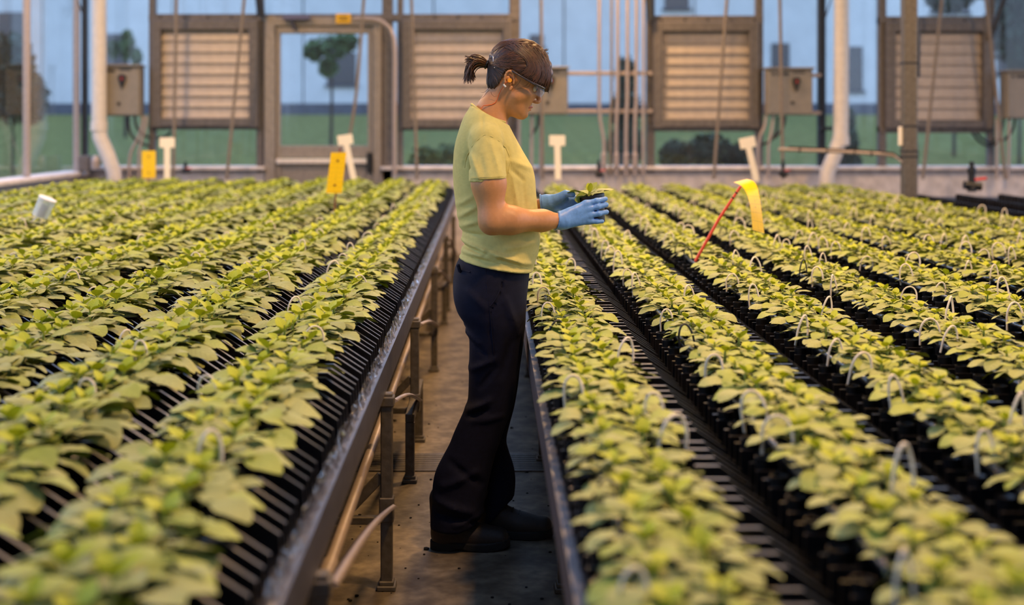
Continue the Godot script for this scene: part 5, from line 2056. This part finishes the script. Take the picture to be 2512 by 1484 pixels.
		b.tube(pts, [0.0006, 0.0006, 0.0005, 0.0002], 5, false)
	worker_part(b, "hair", M.hair, root, true)
	# ponytail
	b = MB.new()
	for i in 190:
		var u := r.randfn() * 0.8
		var w := r.randfn() * 0.012
		var len := r.randf_range(0.82, 1.08)
		var c0 := wp(1196 + u, 158 + u * 4.0)
		var c1 := wp(1172 + r.randf_range(-4, 3), 143 + u * 8.0 + r.randf_range(-3, 3))
		var c2 := wp(1147 + r.randf_range(-6, 8) + u * 6.0, 148 + u * 9.0)
		var c3 := wp(lerpf(1190, 1147, len) + r.randf_range(-10, 14), lerpf(162, 200, len) + r.randf_range(-10, 5))
		if i % 9 == 0:
			c2 = wp(1150 + r.randf_range(-8, 8), 140 + r.randf_range(-4, 4))
			c3 = wp(1140 + r.randf_range(-2, 6), 142 + r.randf_range(-6, 14))
		var pts := []
		var rad := []
		for j in 9:
			var t := j / 8.0
			var p := c0.bezier_interpolate(c1, c2, c3, t)
			p.z += w * sin(t * PI * 0.6) * 1.5
			pts.append(p)
			rad.append(0.0021 * (1.0 - 0.8 * t * t) + 0.0002)
		b.col = Color(0.022, 0.010, 0.006).lerp(Color(0.120, 0.048, 0.020), pow(r.randf(), 1.5))
		b.tube(pts, rad, 5, false)
	worker_part(b, "ponytail", M.hair, root, true)
	b = MB.new()
	b.tube(cuff_ring(wp(1194, 158), 0.0125, Vector3(0.9, -0.35, 0)), 0.0035, 8, false)
	worker_part(b, "hair_tie", M.black, root)
	b = MB.new()
	b.tube([wp(1209, 139, 0.0), wp(1210, 146, 0.0), wp(1210, 153, 0.0)].map(func(p): return Vector3(p.x, p.y, hair.outer.side(p.x, p.y, 1.0) + 0.002)), 0.0013, 6)
	for i in 5:
		var p := wp(1214.5 - i * 0.3, 145 + i * 5.6)
		p.z = hair.outer.side(p.x, p.y, 1.0) + 0.002
		b.ball(p, Vector3.ONE * (0.0009 if i < 4 else 0.0022), 8, 6)
	worker_part(b, "hair_pin", M.silver, root)


func build_eyewear(root: Node3D) -> void:
	var b := MB.new()
	# earplug and its cord
	b.tube([wp(1250.5, 197, 0.068), wp(1250.5, 197, 0.0835)], 0.0074, 14)
	var plug := worker_part(b, "earplug", M.plug, root)
	b = MB.new()
	b.tube([wp(1246, 200, 0.082), wp(1239, 204, 0.080), wp(1236, 211, 0.076), wp(1229, 220, 0.068), wp(1224, 231, 0.062), wp(1220, 243, 0.058), wp(1215, 252, 0.056), wp(1206, 257, 0.055), wp(1196, 258, 0.055), wp(1186, 259, 0.053), wp(1182, 264, 0.052), wp(1177, 270, 0.056)], 0.0013, 6)
	worker_part(b, "earplug_cord", M.cord_orange, root)
	b = MB.new()
	b.tube([wp(1241, 213, 0.0775), wp(1237.5, 210, 0.078), wp(1235.5, 206.5, 0.078)], 0.0030, 8)
	worker_part(b, "cord_tag", M.white, root)
	# safety glasses
	var holder := Node3D.new()
	holder.name = "safety_glasses"
	root.add_child(holder, true)
	holder.position = -root.position
	for s in [1.0, -1.0]:
		b = MB.new()
		b.tube([wp(1256, 174, s * 0.082), wp(1266, 180, s * 0.087), wp(1290, 194, s * 0.088), wp(1308, 205, s * 0.083), wp(1322, 213, s * 0.070)], [0.0034, 0.0044, 0.0050, 0.0064, 0.0050], 8, true, 0.6)
		part(b.mesh(M.frame_plastic), "temple", holder)
		# wrap-round lens: from the temple to the bridge
		b = MB.new()
		var n := 10
		for i in n + 1:
			var t := float(i) / n
			var a := t * PI * 0.5
			for j in 5:
				var v := j / 4.0
				var top := Vector2(lerpf(1309, 1340, sin(a)), lerpf(204.5, 219.5, sin(a)))
				var low := Vector2(lerpf(1309, 1330, sin(a)), lerpf(228, 241 - 8.0 * pow(t, 4.0), pow(sin(a), 0.8)))
				var q := top.lerp(low, v)
				var p := wp(q.x + 2.0 * sin(v * PI), q.y, s * 0.081 * cos(a) + s * 0.002)
				b.vert(p, Vector3(sin(a) + 0.2, 0.1, s * cos(a)).normalized())
		for i in n:
			for j in 4:
				var a0 := i * 5 + j
				b.tri(a0, a0 + 1, a0 + 6)
				b.tri(a0, a0 + 6, a0 + 5)
		part(b.mesh(M.lens), "lens", holder)
		b = MB.new()
		var brow := []
		for i in n + 1:
			var a := float(i) / n * PI * 0.5
			brow.append(wp(lerpf(1309, 1340, sin(a)), lerpf(204, 219, sin(a)), s * 0.081 * cos(a) + s * 0.002))
		b.tube(brow, 0.0036, 6)
		part(b.mesh(M.frame_plastic), "brow_bar", holder)


func build_held_pot() -> void:
	var base := wp(1459, 547, 0.0)
	var t := thing("held_potted_seedling", "small leafy plant in a black pot held in the worker's gloved hands", "potted plant", base)
	t.rotation.z = 0.165
	var b := MB.new()
	b.lathe(pot_profile(0.0485, 0.096), 28)
	part(b.mesh(M.pot_plastic), "pot", t)
	b = MB.new()
	b.lathe([Vector2(0.044, 0.080), Vector2(0.02, 0.084), Vector2(0, 0.083)], 16)
	part(b.mesh(M.soil), "soil", t)
	b = MB.new()
	b.tube([Vector3(-0.004, 0.072, 0.004), Vector3(-0.004, 0.094, 0.004), Vector3(-0.001, 0.112, 0.004)], [0.0042, 0.0036, 0.002], 8)
	part(b.mesh(M.stem), "stem", t)
	# [yaw, lift, roll, length, root x, root y, root z, shape, tone]
	for l in [[2.75, 0.42, 0.25, 0.058, -0.018, 0.100, 0.0, 1, 1], [3.5, -0.10, 1.25, 0.050, -0.014, 0.092, 0.020, 2, 1], [0.12, 0.16, 0.15, 0.068, 0.014, 0.098, -0.004, 2, 0], [0.75, 0.65, 0.2, 0.040, 0.008, 0.103, -0.006, 3, 1], [-0.75, 0.30, 0.2, 0.050, 0.006, 0.092, 0.012, 2, 0], [-2.4, 0.28, 0.1, 0.048, -0.012, 0.090, 0.012, 2, 0], [1.6, 1.25, 0.0, 0.030, 0.0, 0.102, 0.0, 3, 2], [-1.2, 1.1, 0.0, 0.034, 0.002, 0.100, 0.006, 3, 2], [2.1, 0.3, 0.0, 0.055, -0.006, 0.094, -0.016, 0, 1], [-0.3, 0.20, -0.2, 0.050, 0.016, 0.090, 0.008, 0, 0]]:
		var tb := Basis(Vector3.UP, l[0]) * Basis(Vector3.BACK, l[1]) * Basis(Vector3.RIGHT, l[2])
		part(leaf_meshes[l[8]][l[7]], "leaf", t, Transform3D(tb.scaled_local(Vector3.ONE * l[3]), Vector3(l[4], l[5] + 0.007, l[6])))


# ------------------------------------------------------------------ labels, sticky cards, crumbs
func t_label(px: float, py: float, foot_px: float, foot_py: float, d: float, lean: float, label: String) -> void:
	var head := at(px, py, d)
	var foot := at(foot_px, foot_py, d)
	var t := thing("row_label", label, "label stake", foot, 0.0, "cream T-shaped row labels")
	var b := MB.new()
	b.bar(Vector3.ZERO, head - foot, 0.058, 0.006, Vector3.RIGHT, 0.001)
	part(b.mesh(M.label_cream), "stake", t)
	b = MB.new()
	b.box(head - foot, Vector3(0.150, 0.098, 0.007), Basis.from_euler(Vector3(0, 0, lean)), 0.002)
	part(b.mesh(M.label_cream), "label_head", t)


func build_small_things() -> void:
	t_label(410, 350, 410, 440, 12.9, 0.0, "cream T-shaped label beside the first louvre's foot")
	t_label(847, 343, 868, 440, 12.9, 0.14, "cream T-shaped label in front of the glass door")
	t_label(1367, 345, 1369, 440, 12.4, 0.0, "cream T-shaped label just right of the worker")
	t_label(1834, 350, 1856, 445, 12.2, 0.2, "cream leaning T-shaped label by the third louvre's foot")

	# flat yellow cards on sticks
	for c in [[365, 370, 365, 437, 12.0, 34.0, "yellow sticky card standing at the far end of the left bench", 0.0], [831, 374, 819, 474, 8.6, 38.0, "yellow sticky card leaning in the middle of the left bench", -0.0]]:
		var d: float = c[4]
		var foot := at(c[2] - 4, 297 + (CAM_Y - DECK - 0.08) * F / d, d)
		var top := at(c[0], c[1], d) - foot
		var low := at(c[2], c[3], d) - foot
		var t := thing("sticky_card", c[6], "sticky card", foot, 0.0, "flat yellow sticky cards")
		var w: float = c[5] * d / F
		var b := MB.new()
		var x := Vector3(w * 0.5, 0, 0)
		for s in [1.0, -1.0]:
			var i := b.vert(low - x + Vector3(0, 0, 0.001 * s), Vector3(0, 0, s), Vector2(0, 1))
			b.vert(low + x + Vector3(0, 0, 0.001 * s), Vector3(0, 0, s), Vector2(1, 1))
			b.vert(top + x + Vector3(0, 0, 0.001 * s), Vector3(0, 0, s), Vector2(1, 0))
			b.vert(top - x + Vector3(0, 0, 0.001 * s), Vector3(0, 0, s), Vector2(0, 0))
			b.tri(i, i + 1, i + 2)
			b.tri(i, i + 2, i + 3)
		part(b.mesh(M.card_yellow), "card", t)
		b = MB.new()
		var up := (top - low).normalized()
		b.tube([Vector3(0, -0.06, -0.006), top + up * 0.03 + Vector3(0.004, 0, -0.006)], 0.005, 6)
		part(b.mesh(M.stick_red), "stick", t)
		for k in [0.2, 0.8]:
			b = MB.new()
			b.box(low.lerp(top, k), Vector3(0.016, 0.010, 0.016), Basis(), 0.002)
			part(b.mesh(M.stick_red), "clip", t)

	# curled yellow card on an orange stick, right bench
	var d := 6.0
	var foot := at(1712, 614, d)
	var t := thing("curled_sticky_card", "curled yellow sticky card on an orange stick, right bench", "sticky card", foot)
	var b := MB.new()
	var tip := at(1817, 457, d - 0.03) - foot
	b.tube([Vector3(-0.012, -0.05, 0), tip * 0.5, tip], [0.0068, 0.0068, 0.0060], 12)
	var stick := part(b.mesh(M.stick_orange), "stick", t)
	for k in [0.82, 0.90]:
		b = MB.new()
		b.lathe([Vector2(0.0072, -0.003), Vector2(0.0085, 0), Vector2(0.0072, 0.003)], 10, Transform3D(Basis(Quaternion(Vector3.UP, tip.normalized())), tip * k))
		part(b.mesh(M.black), "clip", stick)
	# the card bends over from its left tip, then hangs down; both edges given, so that it twists a little
	var edge_a := [[1799, 447, 0.10], [1819, 456, 0.02], [1832, 475, -0.02], [1840, 505, -0.04], [1844, 540, -0.04], [1846, 564, -0.04]]
	var edge_b := [[1832, 439, 0.16], [1846, 443, 0.10], [1856, 455, 0.06], [1863, 482, 0.03], [1870, 530, 0.01], [1875, 572, 0.01]]
	var ca := Curve3D.new()
	var cb := Curve3D.new()
	for side in [[ca, edge_a], [cb, edge_b]]:
		for i in 6:
			var p := at(side[1][i][0], side[1][i][1], d + side[1][i][2]) - foot
			var p0 := at(side[1][maxi(i - 1, 0)][0], side[1][maxi(i - 1, 0)][1], d) - foot
			var p1 := at(side[1][mini(i + 1, 5)][0], side[1][mini(i + 1, 5)][1], d) - foot
			side[0].add_point(p, (p0 - p1) / 6.0, (p1 - p0) / 6.0)
	b = MB.new()
	for i in 25:
		var u := i / 24.0
		var pa := ca.sample_baked(ca.get_baked_length() * u, true)
		var pb := cb.sample_baked(cb.get_baked_length() * u, true)
		for j in 4:
			b.vert(pa.lerp(pb, j / 3.0), Vector3.ZERO, Vector2(j / 3.0, u))
	var quads := []
	for i in 24:
		for j in 3:
			quads.append([i * 4 + j, i * 4 + j + 1, i * 4 + j + 5, i * 4 + j + 4])
	for q in quads:
		var nn: Vector3 = (b.v[q[1]] - b.v[q[0]]).cross(b.v[q[3]] - b.v[q[0]])
		for k in 4:
			b.n[q[k]] -= nn
	for i in b.n.size():
		b.n[i] = b.n[i].normalized()
	for q in quads:
		b.tri(q[0], q[1], q[2])
		b.tri(q[0], q[2], q[3])
	part(b.mesh(M.card_yellow), "card", t)

	# clear plastic sensor cup tipped over among the left plants
	d = 7.7
	var c := at(106, 512, d)
	t = thing("sensor_cup", "tilted clear white plastic sensor cup among the left bench plants", "sensor", c)
	t.rotation = Vector3(0.0, 0.0, -0.42)
	b = MB.new()
	b.lathe([Vector2(0.046, -0.05), Vector2(0.050, 0.062), Vector2(0.0, 0.064)], 20)
	part(b.mesh(M.cup_clear), "cup", t)
	b = MB.new()
	b.lathe([Vector2(0.050, 0.056), Vector2(0.053, 0.06), Vector2(0.053, 0.068), Vector2(0.0, 0.070)], 20)
	part(b.mesh(M.white), "lid", t)
	b = MB.new()
	b.box(Vector3(0.005, -0.01, 0.01), Vector3(0.045, 0.07, 0.03), Basis(), 0.004)
	part(b.mesh(M.enclosure), "probe", t)
	b = MB.new()
	b.tube([Vector3(-0.01, -0.05, 0), Vector3(-0.05, -0.14, 0)], 0.005, 6)
	part(b.mesh(M.white), "stake", t)

	# black water valves
	valve(455, 396, 425, 13.5, "small black valve at the far end of the left bench", false)
	valve(1469, 392, 436, 13.2, "small black valve below the upright conduits", false)
	valve(1921, 392, 436, 13.2, "small black valve with red lever below the third control box", false)
	valve(2384, 396, 470, 11.0, "large black valve with red lever on the empty trays", true)
	# motor and bracket at the foot of the left downpipe
	t = thing("pipe_motor", "small brown pump at the foot of the left downpipe", "pump", at(222, 415, 13.7))
	b = MB.new()
	b.box(Vector3(-0.06, 0.06, 0), Vector3(0.11, 0.17, 0.12), Basis(), 0.01)
	part(b.mesh(M.post_brown), "housing", t)
	b = MB.new()
	b.lathe([Vector2(0, -0.02), Vector2(0.05, -0.02), Vector2(0.055, 0.06), Vector2(0.03, 0.11), Vector2(0, 0.12)], 12, Transform3D(Basis(), Vector3(0.06, 0.03, 0.02)))
	part(b.mesh(M.conduit), "pump_head", t)

	# crumbs of soil on the floor of the aisle
	b = MB.new()
	for i in 150:
		var z := -rng.randf_range(3.2, 7.5)
		var x := rng.randf_range(-0.55, 0.25)
		var s := rng.randf_range(0.0015, 0.0075) * (1.0 if rng.randf() < 0.85 else 1.6)
		b.ball(Vector3(x, s * 0.35, z), Vector3(s, s * 0.5, s * rng.randf_range(0.6, 1.2)), 5, 3)
	var o := solo(b.mesh(M.soil), "soil_crumbs", "dark soil crumbs scattered over the aisle floor", "soil crumbs")
	o.set_meta("kind", "stuff")
